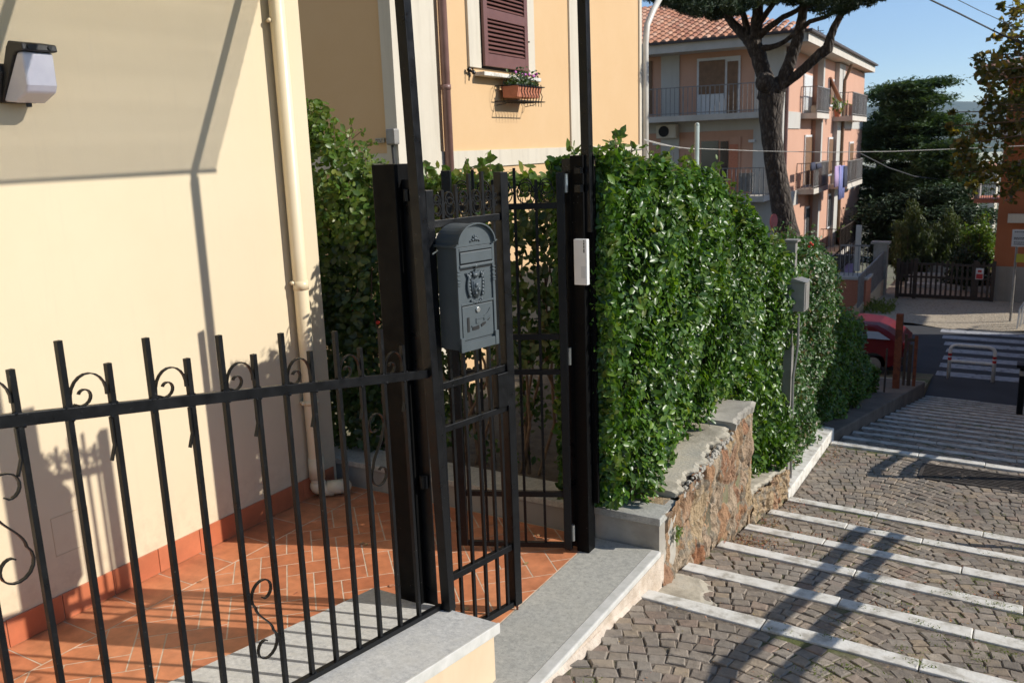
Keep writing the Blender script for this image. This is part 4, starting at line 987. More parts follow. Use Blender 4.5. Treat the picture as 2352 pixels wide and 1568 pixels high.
mb = MB(); zb0 = uo(1107, 384)[1]; zb1_ = uo(1107, 345)[1]; fo(mb, ub+.002, u1, zb0, zb1_, -.01, .028)
mb.frame(PO, EXo, ENo, EZ, u0-.028, u0+.01, -7, -.01, zb0, zb1_); mb.build('string_course', 'offwhite', oc)
ua_, ub_ = uo(1307, 200)[0], uo(1331, 200)[0]
mb = MB(); fo(mb, ua_, ub_, zb1_, zt_o, -.01, .029); mb.build('pilaster_strip', 'offwhite', oc)
mb = MB(); fo(mb, u1-.10, u1+.03, -1.5, zt_o, -.01, .030); mb.build('corner_strip', 'offwhite', oc)
mb = MB(); mb.frame(PO, EXo, ENo, EZ, u0-.03, u0+.02, -.13, -.01, zb1_, zt_o); mb.build('corner_strip', 'offwhite', oc)
# window
wl, wr_ = uo(1070, 60)[0], uo(1222, 60)[0]; sl, srr = uo(1097, 60)[0], uo(1200, 60)[0]; zs = uo(1100, 157)[1]; ztw = zs+1.75
mb = MB(); fo(mb, wl, sl, zs, ztw+.15, .0, .035); fo(mb, srr+.10, wr_, zs, ztw+.15, .0, .035); fo(mb, sl, srr+.10, ztw, ztw+.15, .0, .035); fw_ = mb.build('window', 'offwhite', oc)
mb = MB(); fo(mb, sl, srr+.10, zs, ztw, .0, .006); mb.build('shade_sheet', 'dark', fw_)  # flat near-black sheet painted as the shaded window opening
mb = MB(); zsl = uo(1088, 166)[1]; fo(mb, uo(1088, 164)[0], uo(1221, 183)[0], zsl-.05, zsl+.0, .0, .16); mb.build('sill', 'travertine', fw_, bevel=.006)
mb = MB(); dA, dB = .045, .085; st_ = .10; zt2_ = ztw-.02; zb2_ = zs+.03
fo(mb, sl+.02, sl+.02+st_, zb2_, zt2_, dA, dB); fo(mb, srr-st_, srr, zb2_, zt2_, dA, dB)
rails = [(zb2_, zb2_+.16), (uo(1145, 56)[1]-.0, uo(1145, 35)[1]+.0), (zt2_-.12, zt2_)]
zA = uo(1145, 52)[1]; zB = uo(1145, 30)[1]; rails[1] = (zA, zB)
for a, b in rails: fo(mb, sl+.02+st_, srr-st_, a, b, dA, dB)
sh_ = mb.build('shutter', 'shutter', oc, bevel=.003)
mb = MB()
for a, b in ((rails[0][1], rails[1][0]), (rails[1][1], rails[2][0])):
    n = int((b-a)/.052)
    for k in range(n):
        z = a+(k+.5)*(b-a)/n; O = PO+EXo*(sl+.02+st_)+ENo*(dA+.018)+EZ*z; L_ = srr-sl-.02-2*st_
        ey = ENo*math.cos(.75)-EZ*math.sin(.75); ez = ENo*math.sin(.75)+EZ*math.cos(.75)
        mb.frame(O, EXo, ey, ez, 0, L_, -.024, .024, -.004, .004)
mb.build('slats', 'shutter', sh_)
mb = MB(); mb.tube([PO+EXo*(srr+.01)+ENo*.07+EZ*(zA-.2), PO+EXo*(srr+.01)+ENo*.10+EZ*(zA-.2)], .012, 6); mb.build('latch', 'iron', sh_)
for (x, y) in ((1075, 165), (1226, 183)):   # iron shutter dogs
    u, z = uo(x, y); mb = MB(); o = PO+EXo*u+ENo*.05+EZ*z
    mb.tube([o-ENo*.05, o+ENo*.02], .012, 6); mb.ball(o+EXo*-.06+EZ*.02, .03, 8, 6); mb.ball(o+EXo*.06-EZ*.01, .028, 8, 6); mb.tube([o-EXo*.06+EZ*.02, o+EXo*.07-EZ*.02], .014, 6); mb.tube([o-EXo*.06, o-EXo*.07-EZ*.12], .009, 6); mb.tube([o+EXo*.05+EZ*.0, o+EXo*.03+EZ*.05], .01, 6)
    mb.build('shutter_dog', 'iron', oc)
# downpipes
u, _ = uo(1004, 200); mb = MB(); mb.tube([PO+EXo*(ub+.10)+ENo*.09+EZ*zt_o, PO+EXo*(ub+.10)+ENo*.09-EZ*.5], .055, 12)
for z in (1.2, 3.1, 5.2): mb.tube([PO+EXo*(ub+.10)+ENo*.09+EZ*z, PO+EXo*(ub+.10)+ENo*.09+EZ*(z+.06)], .062, 12)
mb.build('downpipe', 'pipe_brown', oc, smooth=True)
uu = uo(1473, 200)[0]; mb = MB(); ztop_ = uo(1466, 55)[1]
pts = [PO+EXo*(uu+.75)+ENo*.12+EZ*(ztop_+.55), PO+EXo*(uu+.35)+ENo*.12+EZ*(ztop_+.28), PO+EXo*(uu+.12)+ENo*.08+EZ*ztop_, PO+EXo*(uu+.02)+ENo*.08+EZ*(ztop_-.35), PO+EXo*(uu+.02)+ENo*.08-EZ*.5]
mb.tube(pts, .06, 12); mb.build('downpipe', 'pipe_zinc', oc, smooth=True)
mb = MB(); mb.frame(PO, EXo, ENo, EZ, u0-.5, u1+1.1, -7.3, .7, zt_o, zt_o+.2); mb.build('eaves', 'eave', oc)
# flower box + basket
up_, zp = uo(1165, 232); fb = thing('flower_box', tuple(PO+EXo*up_+ENo*.2+EZ*zp), 'terracotta flower box in an iron basket under the brown shutter', 'flower box')
upl, upr = uo(1143, 215)[0], uo(1196, 215)[0]; zt3 = uo(1150, 200)[1]; zb3 = uo(1150, 226)[1]
O = PO+EXo*upl; Lp = upr-upl
mb = MB(); mb.prism([(0.02, 0), (.24, 0), (.27, zt3-zb3), (.0, zt3-zb3)], lambda u, v, w: tuple(O+ENo*(.06+u)+EXo*w+EZ*(zb3+v)), Lp); mb.build('planter', 'pot', fb, bevel=.006)
mb = MB()
for k in range(8):
    b0 = O+EXo*(Lp*(k+.5)/8)+ENo*.345
    mb.tube([b0+EZ*(zb3-.05), b0+EZ*(zb3+.02)+ENo*.02, b0+EZ*((zb3+zt3)/2)-ENo*.005, b0+EZ*(zt3-.02)+ENo*.01, b0+EZ*(zt3+.03)], .007, 5)
    mb.tube([b0+EZ*(zb3-.05), b0-ENo*.30+EZ*(zb3-.06)], .005, 4); mb.tube([b0+EZ*(zb3-.05), b0+EZ*(zb3-.12)], .005, 4)
for z in (zb3-.05, zt3-.0): 
    mb.tube([O-EXo*.08+ENo*.0+EZ*z, O-EXo*.08+ENo*.345+EZ*z, O+EXo*(Lp+.08)+ENo*.345+EZ*z, O+EXo*(Lp+.08)+EZ*z], .008, 5)
for s in (-.08, Lp+.08):
    mb.tube([O+EXo*s+ENo*.02+EZ*(zb3-.1)]+[O+EXo*(s+.10*math.sin(a)*(1 if s > 0 else -1))+ENo*(.17+.0*a)+EZ*((zb3+zt3)/2-.16*math.cos(a)) for a in np.linspace(0, PI, 7)]+[O+EXo*s+ENo*.02+EZ*(zt3+.1)], .005, 4)
mb.build('basket', 'iron', fb)
n = 420; P = O+np.outer(r.random(n)*Lp, EXo)+np.outer(.08+r.random(n)*.24, ENo)+np.outer(zt3+np.abs(r.normal(0, .09, n)), EZ)
leaves('plants', P, np.tile([.5, -.5, .8], (n, 1)), .05, 'leaf_back', fb, wr=.6)
mb = MB()
for k in range(11): mb.ball(O+EXo*random.uniform(.5, 1.0)*Lp+ENo*random.uniform(.1, .3)+EZ*(zt3+random.uniform(.14, .22)), random.uniform(.018, .03), 6, 4)
mb.build('blossom', 'flower', fb)
# cable box on the shaded end wall
yb = float((PO+EXo*u0)[1])-.02
c0 = at_y(884, 296, yb-.1); c1 = at_y(907, 333, yb-.1)
cb = thing('cable_box', tuple(c0), 'small grey rounded box with a hanging black cable on the shaded ochre wall', 'cable box')
mb = MB(); mb.box(c0[0], c1[0], yb-.10, yb, c1[2], c0[2]); mb.build('box', 'metal_grey', cb, bevel=.02)
mb = MB(); a = at_y(901, 333, yb-.05); b = at_y(905, 375, yb-.05); mb.tube([a, b, b-EZ*1.5], .016, 6); mb.build('cable', 'cable_dark', cb)
c0 = at_y(861, 318, yb-.03); c1 = at_y(882, 328, yb-.03)
nplq = thing('house_plaque', tuple(c0), 'tiny pale lettered plaque left of the cable box', 'plaque')
mb = MB(); mb.box(c0[0], c1[0], yb-.03, yb-.01, c1[2], c0[2]); mb.build('plate', 'concrete', nplq)
mb = MB(); w = (c1[0]-c0[0])
for k in range(4):
    x = c0[0]+w*(.1+.22*k); h = c0[2]-c1[2]
    mb.box(x, x+w*.04, yb-.034, yb-.031, c1[2]+h*.2, c0[2]-h*.2)
    if k != 2: mb.box(x+w*.04, x+w*.13, yb-.034, yb-.031, c0[2]-h*.34, c0[2]-h*.2)
    if k % 2 == 0: mb.box(x+w*.04, x+w*.13, yb-.034, yb-.031, c1[2]+h*.2, c1[2]+h*.34)
mb.build('lettering', 'ink', nplq)
# ================================================================== PINK APARTMENT BUILDING
dq = np.array((-.0364, .9993)); EXp = np.array((dq[0], dq[1], 0)); ENp = np.array((dq[1], -dq[0], 0))
r_ = ray(1793, 330); PP = CAM+r_*32/r_[1]; PP[2] = 0     # near corner
pk_ = thing('pink_apartment_building', tuple(PP), 'three-storey pink apartment building with tiled roof and balconies', 'building')
LF = 16.6; WF = 17.0; ZB, ZE = -6.2, 5.50
def up2(x, y): p = at_pl(x, y, PP, dq); return float((p-PP)@EXp), float(p[2])
def uf(x, y):   # front facade (perpendicular): distance leftwards from the corner
    p = at_pl(x, y, PP, np.array((ENp[0], ENp[1]))); return float((PP-p)@ENp), float(p[2])
mb = MB(); mb.frame(PP, EXp, ENp, EZ, 0, LF, -WF, 0, ZB, ZE); mb.build('wall', 'pink', pk_)
def pf(mb, s0, s1, z0, z1, d0, d1, m=0): mb.frame(PP, -ENp, -EXp, EZ, s0, s1, d0, d1, z0, z1, m)   # front: s left from corner, d outward (-Y)
def pr(mb, s0, s1, z0, z1, d0, d1, m=0): mb.frame(PP, EXp, ENp, EZ, s0, s1, d0, d1, z0, z1, m)     # right side
for zz1, zz2 in ((2.75, 3.35), (-.1, .45), (-2.95, -2.4)):
    for f_, a_, b_ in ((pr, .0, 3.2), (pr, 17.0, LF+.02), (pf, 0, WF)):
        mb = MB(); f_(mb, a_, b_, zz1, zz2-(.002 if f_ is pf else 0), -.01, .05); mb.build('floor_band', 'pink_white', pk_)
mb = MB(); pf(mb, 0.002, .95, ZB, ZE, -.01, .055); pr(mb, -.057, .36, ZB, ZE, -.01, .056); mb.build('corner_strip', 'pink_white', pk_)
for x in (1540,):
    s, _ = uf(x, 200); mb = MB(); pf(mb, s-.35, s+.35, ZB, ZE, -.01, .045); mb.build('pilaster', 'pink_white', pk_)
# eaves and tiled roof (hipped)
OV = 1.0
mb = MB(); pf(mb, -OV, WF+1, ZE, ZE+.06, -LF-.25, OV); mb.build('soffit', 'eave', pk_)
mb = MB(); pf(mb, -OV, WF+1, ZE+.06, ZE+.33, OV-.06, OV+.0); pr(mb, -OV, LF+.25, ZE+.06, ZE+.33, OV-.06, OV+.0); 
mb.build('fascia', 'eave', pk_)
mb = MB(); pf(mb, -OV, WF+1, ZE+.30, ZE+.38, OV+.0, OV+.14); pr(mb, -OV-.14, LF+.25, ZE+.30, ZE+.38, OV+.0, OV+.14); mb.build('gutter', 'eave_dark', pk_)
slope = math.tan(math.radians(17))
mb = MB(); tw_, tl_ = .30, .42
def roof_pt(s, t): return PP-ENp*s+EXp*(-OV-.05+t)+EZ*(ZE+.34+t*slope)
s = -OV
ncol = int((WF+1+OV)/tw_); nrow = int(8/tl_)
for i in range(ncol):
    for j in range(nrow):
        sa = -OV+i*tw_; ta = j*tl_
        if ta > (sa+OV)+.4: continue
        k = len(mb.v); q = 5
        for (tt, lift) in ((ta, .035), (ta+tl_+.03, .0)):
            for a in range(q):
                an = PI*a/(q-1); mb.v.append(tuple(roof_pt(sa+tw_/2-tw_*.34*math.cos(an), tt)+EZ*(.085*math.sin(an)+lift)))
        for a in range(q-1): mb.f.append((k+a, k+a+1, k+q+a+1, k+q+a)); mb.m.append(0)
        mb.f.append(tuple(k+a for a in range(q))); mb.m.append(0)
mb.build('roof', 'rooftile', pk_)
mb = MB(); A_ = roof_pt(-OV, 0)-EZ*.03; B_ = roof_pt(WF+1, 0)-EZ*.03; C_ = roof_pt(WF+1, 8)-EZ*.03; D_ = roof_pt(-OV+8, 8)-EZ*.03
mb.add([A_, B_, C_, D_], [(0, 1, 2, 3)]); E_ = PP+ENp*OV+EXp*(LF+.25)+EZ*(ZE+.31); F_ = PP+ENp*(OV-8)+EXp*(LF-7)+EZ*(ZE+.31+8*slope)
mb.add([A_, E_, F_, D_], [(0, 1, 2, 3)]); mb.build('roof_deck', 'eave_dark', pk_)
# right side: recessed bays, windows and balconies
def windowp(f, s0, s1, z0, z1, shut='wood', frame='rail_white', glass=True):
    mb = MB(); f(mb, s0-.08, s1+.08, z0-.08, z1+.08, -.01, .05); w = mb.build('window', frame, pk_)
    mb = MB(); f(mb, s0, s1, z0, z1, .05, .06); mb.build('shutter' if shut != 'glass' else 'pane', shut, w); return w
# protruding volumes on the sunlit side
def up3(x, y, off): p = at_pl(x, y, PP+ENp*off, dq); return float((p-PP)@EXp), float(p[2])
uA = up2(1867, 220)[0]; uB = up3(1917, 220, .4)[0]
mb = MB(); pr(mb, uA, LF, ZB, ZE-.02, -.02, .38); mb.build('bay', 'pink', pk_)
mb = MB(); pr(mb, uA-.012, uA+.3, ZB, ZE-.03, .16, .392); mb.build('corner_strip', 'pink_white', pk_)
mb = MB(); pr(mb, uB, LF+.02, ZB, ZE-.03, .38, .56); mb.build('bay', 'pink', pk_)
mb = MB(); pr(mb, uB-.01, uB+1.6, ZB, ZE-.04, .39, .572); mb.build('corner_strip', 'pink_white', pk_)
for zz1, zz2 in ((2.75, 3.35), (-.1, .45), (-2.95, -2.4)):
    mb = MB(); pr(mb, uB+1.61, LF+.03, zz1, zz2, .5, .575); mb.build('floor_band', 'pink_white', pk_)
for (x0, x1, y0, y1, sh, off) in ((1846, 1860, 175, 262, 'sign_white', 0), (1903, 1911, 185, 240, 'wood', .38), (1848, 1860, 315, 425, 'wood', 0), (1902, 1910, 320, 400, 'wood', .38), (1849, 1860, 480, 560, 'dark', 0), (1901, 1910, 450, 520, 'dark', .38), (1950, 1956, 330, 380, 'wood', .56)):
    s0_, z1_ = up3(x0, y0, off); s1_ = up3(x1, y1, off)[0]; z0_ = up3(x0, y1, off)[1]
    windowp(lambda m_, a, b, c, d, e, f, o=off: pr(m_, a, b, c, d, e+o, f+o), s0_, s1_, z0_, z1_, sh)
mb = MB(); sa = up3(1940, 200, .64)[0]; mb.tube([PP+EXp*sa+ENp*.9+EZ*(ZE-.05), PP+EXp*sa+ENp*.64+EZ*(ZE-.7), PP+EXp*sa+ENp*.64+EZ*ZB], .07, 8); mb.build('downpipe', 'wood', pk_)
mb = MB(); sa = up2(1801, 200)[0]; mb.tube([PP+EXp*sa+ENp*.12+EZ*ZE, PP+EXp*sa+ENp*.12+EZ*ZB], .06, 8); mb.build('downpipe', 'pipe_brown', pk_)
def balcony(f, s0, s1, z, dep, panel=None, corner=False, post=True, dark=False):
    mb = MB(); f(mb, s0, s1, z-.20, z, -.01, dep); b = mb.build('balcony', 'eave', pk_)
    mb = MB(); n = max(3, int((s1-s0)/.16))
    h = .98
    f(mb, s0, s1, z+h-.03, z+h, dep-.05, dep-.01); f(mb, s0, s1, z+.06, z+.09, dep-.05, dep-.01)
    for k in range(n+1):
        x = s0+(s1-s0-.02)*k/n; w = .02 if k % 6 else .045; f(mb, x, x+w, z, z+h, dep-.045, dep-.02)
    for s in (s0, s1-.03):
        f(mb, s, s+.03, z+h-.03, z+h, 0, dep-.05)
        for k in range(int(dep/.16)): f(mb, s, s+.02, z, z+h, k*.16, k*.16+.02)
    mb.build('railing', 'railing' if not dark else 'gatewood', b)
    if panel:
        for a, c, mt in panel:
            mb = MB(); f(mb, s0+(s1-s0)*a, s0+(s1-s0)*c, z+.08, z+h-.05, dep-.07, dep-.055); mb.build('panel', mt, b)
    return b
SR1 = up2(1838, 262)[0]
balcony(pr, SR1, 6.1, 3.32, .62, [(.5, .98, 'rail_white')]); balcony(pr, 8.4, 13.0, 3.26, 1.2, [(.45, .7, 'rail_white'), (.75, .98, 'rail_white')])
balcony(pr, SR1-.3, 6.3, .48, .66, [(.1, .3, 'sign_white'), (.55, .8, 'rail_white')]); balcony(pr, 8.2, 12.9, .40, 1.15, [(.12, .22, 'sign_white'), (.6, .98, 'rail_white')])
balcony(pr, 6.6, 13.2, -2.35, 1.2, [(.02, .95, 'gatewood')], dark=True)
mb = MB(); pr(mb, SR1+.5, SR1+2.0, 3.33, 3.60, .3, .55); mb.build('planter', 'concrete', pk_)
# awning strut (pink, tilted)
a = up2(1908, 175); mb = MB(); a = up3(1905, 178, .4); o = PP+EXp*a[0]; mb.bar(o+EZ*a[1]+ENp*.4, o+EXp*.3+ENp*.85+EZ*(a[1]-1.0), .35, .03, m=0); mb.build('awning', 'pink', pk_)
# front: balconies and windows
bl = balcony(pf, uf(1751, 262)[0]-.4, WF, 3.32, 1.2, None, True); balcony(pf, uf(1751, 262)[0]-.4, WF, .48, 1.2, None, True)
mb = MB(); s0_ = uf(1700, 215)[0]; 
def pan(x0, x1, y0, y1, mt, name, par, d0=.06, d1=.075):
    a = uf(x0, y0); b = uf(x1, y1); mb = MB(); pf(mb, b[0], a[0], b[1], a[1], d0, d1); return mb.build(name, mt, par)
w = pan(1602, 1699, 136, 264, 'rail_white', 'window', pk_, 0, .05); pan(1607, 1665, 142, 215, 'wood', 'shutter', w); pan(1672, 1694, 142, 262, 'wood', 'shutter', w); pan(1607, 1665, 218, 262, 'sign_white', 'panel', w)
w = pan(1606, 1699, 318, 445, 'pink', 'window', pk_, 0, .05); pan(1612, 1650, 325, 445, 'glass', 'pane', w); pan(1656, 1672, 325, 440, 'glass', 'pane', w); pan(1676, 1694, 332, 440, 'pot', 'shutter', w)
w = pan(1480, 1498, 142, 262, 'wood', 'window', pk_, 0, .05)
pan(1715, 1745, 395, 436, 'metal_grey', 'panel', pk_, 1.05, 1.1)
pan(1722, 1736, 321, 327, 'sign_white', 'lamp', pk_, .0, .2); pan(1503, 1515, 329, 333, 'sign_white', 'lamp', pk_, .0, .2)
a = uf(1527, 287); b = uf(1560, 317)
ac = thing('air_conditioner', tuple(PP-ENp*a[0]-EXp*.4+EZ*b[1]), 'white air conditioner unit under the upper front balcony of the pink building', 'air conditioner')
mb = MB(); pf(mb, b[0], a[0]+.2, b[1], a[1], .05, .40); mb.build('casing', 'offwhite', ac, bevel=.02)
mb = MB(); o = PP-ENp*((a[0]*.65+b[0]*.35)+.1)+EZ*((a[1]+b[1])/2); mb.tube([o-EXp*.395, o-EXp*.415], .2, 16); mb.build('fan_grille', 'dark', ac)
# tv antenna on the roof
an = at_pl(1878, 100, PP+ENp*-1.0, dq); ant = thing('roof_antenna', tuple(an), 'small dark aerial with crossbars on the pink building roof', 'antenna')
mb = MB(); mb.tube([an-EZ*.4, an+EZ*.75], .025, 6); 
for k in range(5): mb.tube([an+EZ*(.6-.1*k)+EXp*.0, an+EZ*(.55-.1*k)+EXp*(.9-.1*k)], .015, 5); mb.tube([an+EZ*(.58-.1*k)+EXp*(.3+.1*k)-ENp*.2, an+EZ*(.58-.1*k)+EXp*(.3+.1*k)+ENp*.2], .015, 5)
mb.build('aerial', 'eave_dark', ant)
# laundry
def cloth(px0, px1, py0, py1, mt, label, Sd, g='laundry on the pink building'):
    a = at_pl(px0, py0, PP+ENp*Sd, dq); b = at_pl(px1, py1, PP+ENp*Sd, dq); u0_, u1_ = (a-PP)@EXp, (b-PP)@EXp; z1_, z0_ = a[2], at_pl(px0, py1, PP+ENp*Sd, dq)[2]
    t = thing('hanging_cloth', tuple(a), label, 'laundry', g); mb = MB(); vs = []; n = 9
    for i in range(n):
        for zz in (z1_, (z1_+z0_)/2, z0_):
            u = u0_+(u1_-u0_)*i/(n-1); w = .05*math.sin(i*2.1)*(1 if zz < z1_ else .4); vs.append(PP+EXp*u+ENp*(Sd+w)+EZ*zz)
    for off in (0, 1):
        pass
    fs = [(i*3+j, i*3+j+1, i*3+j+4, i*3+j+3) for i in range(n-1) for j in range(2)]
    mb.add(vs, fs); o = mb.build('cloth', mt, t, smooth=True); so = o.modifiers.new('thick', 'SOLIDIFY'); so.thickness = .015
cloth(1918, 1930, 382, 430, 'cloth_lilac', 'short lilac cloth hanging left of the blue trousers on the middle balcony', 1.20)
cloth(1928, 1938, 382, 458, 'cloth_blue', 'long blue trousers hanging furthest down from the middle balcony', 1.22)
cloth(1939, 1944, 382, 430, 'cloth_dark', 'dark navy cloth hanging right of the blue trousers', 1.24)
cloth(1863, 1872, 374, 392, 'cloth_dark', 'small dark garment drying on the left part of the middle balcony', .70)
cloth(1876, 1886, 376, 388, 'cloth_dark', 'second small dark garment drying beside the first on the middle balcony', .70)
for (x, y, lab) in ((1925, 240, 'yellow green potted plant on the top right balcony'), (1932, 535, 'potted plant with orange pot on the lowest dark balcony')):
    p = at_pl(x, y, PP+ENp*.8, dq); t = thing('potted_plant', tuple(p), lab, 'potted plant'); mb = MB(); mb.tube([p-EZ*.5, p-EZ*.2], [.11, .16], 10); mb.build('pot', 'pot', t)
    q = p+rng.normal(0, .16, (90, 3)); leaves('plant', q, np.tile([1, 0, .5], (90, 1)), .16, 'leaf_sun', t)
# terrace and stair annex at the foot of the building
ta = thing('orange_terrace_wall', tuple(at_y(1940, 680, 30)), 'low orange terrace wall with dark railing below the pink building', 'wall')
a = at_y(1905, 640, 30); b = at_y(1990, 642, 30)
mb = MB(); mb.box(a[0]-2, b[0], 30, 31, -6, a[2]); mb.build('wall', 'pot', ta)
mb = MB(); mb.box(a[0]-2, b[0]+.05, 29.95, 31.05, a[2], a[2]+.08); mb.build('coping', 'eave', ta)
c = at_y(1977, 588, 30.4)
mb = MB(); mb.box(b[0]-.9, b[0], 30.3, 30.34, a[2]+1.05, a[2]+1.1)
for k in range(7): mb.box(b[0]-.9+k*.14, b[0]-.88+k*.14, 30.3, 30.33, a[2]+.08, a[2]+1.05)
mb.build('railing', 'railing', ta)
a2 = at_y(1905, 585, 31.2); b2 = at_y(1962, 585, 31.2)
mb = MB(); mb.box(a2[0]-3, b2[0], 31.2, 31.5, -5.5, a2[2]); mb.build('stair_wall', 'metal_grey', ta)
mb = MB(); c0 = at_y(1966, 545, 31.1); c1 = at_y(1962, 622, 31.1); mb.box(c1[0], c1[0]+.16, 31.05, 31.2, c1[2], c0[2]+.4); mb.build('column', 'eave', ta)
mb = MB(); p0 = at_y(1905, 598, 31.1); p1 = at_y(1960, 545, 31.1); mb.bar(p0, p1, .05, .05); mb.bar(p0-EZ*.7, p1-EZ*.7, .04, .04)
for k in range(12): q = p0+(p1-p0)*k/11; mb.bar(q-EZ*.7, q, .025, .025)
mb.build('stair_rail', 'gatewood', ta)
a = at_y(1940, 605, 31.15); mb = MB(); mb.box(a[0], a[0]+.3, 31.14, 31.19, a[2]-.5, a[2]); mb.build('notice', 'cloth_lilac', ta)
# ramp wall with picket fence
rw = thing('driveway_side_wall', (-4.3, 31, -3.2), 'pale plinth wall with a grey picket fence rising beside the gravel driveway', 'wall')
A0 = np.array((-4.62, 29.2, 0)); A1 = np.array((-4.50, 33.4, 0))
zt_a = at_y(1990, 708, 29.2)[2]; zt_b = at_y(2037, 642, 33.4)[2]
mb = MB(); mb.hexa([(-4.82, 29.2, -4), (-4.62, 29.2, -4), (-4.50, 33.4, -4), (-4.7, 33.4, -4), (-4.82, 29.2, zt_a), (-4.62, 29.2, zt_a), (-4.50, 33.4, zt_b), (-4.7, 33.4, zt_b)]); mb.build('plinth', 'cream_low', rw)
mb = MB()
for k in range(34):
    t = k/33; p = A0+(A1-A0)*t; z0 = zt_a+(zt_b-zt_a)*t; mb.box(p[0]-.06, p[0]-.03, p[1]-.05, p[1]+.05, z0, z0+1.0)
mb.bar(A0+EZ*(zt_a+.98)+np.array((-.05, 0, 0)), A1+EZ*(zt_b+.98)+np.array((-.05, 0, 0)), .05, .06); mb.build('picket_fence', 'railing', rw)
mb = MB(); mb.box(-4.9, -4.45, 33.4, 33.8, -4, zt_b+1.25); mb.box(-5.0, -4.38, 33.35, 33.85, zt_b+1.25, zt_b+1.33); mb.build('pillar', 'concrete_grey', rw)
# far gate
fg = thing('driveway_gate', (-2.5, 32.9, -3.2), 'wide dark slatted driveway gate at the end of the gravel', 'gate')
YG = 32.9; x0 = at_y(2062, 690, YG)[0]; x1 = at_y(2272, 690, YG)[0]; zt_g = at_y(2160, 602, YG)[2]
mb = MB(); mb.box(x0, x1, YG-.03, YG+.03, -3.14, -3.02); mb.box(x0, x1, YG-.03, YG+.03, -2.45, -2.38); mb.box(x0, x1, YG-.03, YG+.03, zt_g-.12, zt_g-.05)
for xx in (x0-.1, at_y(2094, 690, YG)[0], at_y(2230, 690, YG)[0], x1): mb.box(xx, xx+.12, YG-.05, YG+.05, -3.2, zt_g+.08)
mb.build('frame', 'gatewood', fg)
mb = MB(); n = int((x1-x0)/.15)
for k in range(n):
    x = x0+(x1-x0)*(k+.5)/n; zt_ = zt_g+.06*math.sin(k*.9); mb.box(x-.035, x+.035, YG-.045, YG-.032, -3.1, zt_)
mb.build('slats', 'gatewood', fg)
mb = MB(); xa = at_y(2094, 690, YG)[0]; mb.box(x0, xa-.02, YG+.032, YG+.04, -2.35, zt_g-.1); mb.build('mesh_panel', 'gatewood', fg)
ns = thing('warning_sign', tuple(at_y(2250, 628, YG-.07)), 'small red and white notice fixed on the right part of the driveway gate', 'sign')
a = at_y(2242, 616, YG-.07); b = at_y(2258, 642, YG-.07); mb = MB(); mb.box(a[0], b[0], YG-.07, YG-.05, b[2], a[2]); mb.build('plate', 'sign_white', ns)
mb = MB(); h = a[2]-b[2]; w = b[0]-a[0]; mb.box(a[0]+w*.08, b[0]-w*.08, YG-.076, YG-.071, b[2]+h*.05, b[2]+h*.5); mb.box(a[0]+w*.25, b[0]-w*.25, YG-.076, YG-.071, b[2]+h*.62, b[2]+h*.85); mb.build('symbol', 'red_paint', ns)
# pale pavement and steps beyond the gate
mb = MB()
for k in range(4): mb.box(-4.0, .2, 35+k*1.1, 35.35+k*1.1, -3.2+k*.05, -2.98+k*.22)
struct(mb.build('yard_steps', 'travertine'))
mb = MB(); mb.box(-4.2, 6, 39.5, 39.8, -3.5, -1.9); tag(mb.build('yard_wall', 'pot', origin=(-2, 39.6, -3.2)), 'reddish wall seen through the driveway gate', 'wall')
# ================================================================== ORANGE HOUSE right
ob = thing('orange_house', (2, 35, -3.2), 'dark orange house in shade at the far right edge behind the road', 'house')
XL = at_y(2283, 600, 33.2)[0]
mb = MB(); mb.box(XL, 5.5, 33.2, 36.4, -3.5, 4.2); mb.build('wall', 'orange_wall', ob)
mb = MB(); mb.box(XL-.02, 5.5, 33.17, 33.2, -3.5, -2.0); mb.build('plinth', 'greywall', ob)
mb = MB(); z = at_y(2320, 496, 33)[2]; mb.box(XL-.0+.3, 5.5, 32.95, 33.2, z-.22, z+.06); mb.build('string_course', 'offwhite', ob)
mb = MB(); mb.box(XL-.9, 6.0, 32.3, 37, 4.2, 4.38); mb.build('eaves', 'eave', ob)
mb = MB(); mb.add([(XL-1.0, 32.2, 4.385), (6.0, 32.2, 4.385), (6.0, 35, 5.0), (XL+1.5, 35, 5.0), (XL-1.0, 37, 4.385)], [(0, 1, 2, 3), (0, 3, 4)]); o = mb.build('roof', 'rooftile', ob)
z = at_y(2280, 312, 31.8)[2]; mb = MB(); mb.box(XL-.7, 6, 31.6, 33.2, z, z+.14); bb = mb.build('balcony', 'eave', ob)
z = at_y(2270, 455, 36)[2]; xx = at_y(2240, 440, 36)[0]; mb = MB(); mb.box(xx, XL, 35.6, 37.5, z-.15, z); bb = mb.build('balcony', 'pot', ob)
mb = MB(); mb.box(xx, XL, 35.6, 35.64, z+.95, z+1.0)
for k in range(12): mb.box(xx+k*(XL-xx)/12, xx+k*(XL-xx)/12+.02, 35.6, 35.63, z, z+.95)
mb.box(xx, xx+.12, 35.6, 37.5, z, z+1.1); mb.build('railing', 'railing', bb)
for x_, z_ in ((XL+1.2, -1.3), (XL+3.4, -1.3), (XL+1.2, 1.6), (XL+3.4, 1.6)):
    mb = MB(); mb.box(x_-.08, x_+1.08, 33.14, 33.2, z_-.08, z_+1.48); w = mb.build('window', 'offwhite', ob)
    mb = MB(); mb.box(x_, x_+1.0, 33.12, 33.14, z_, z_+1.4); mb.build('shutter', 'wood', w)
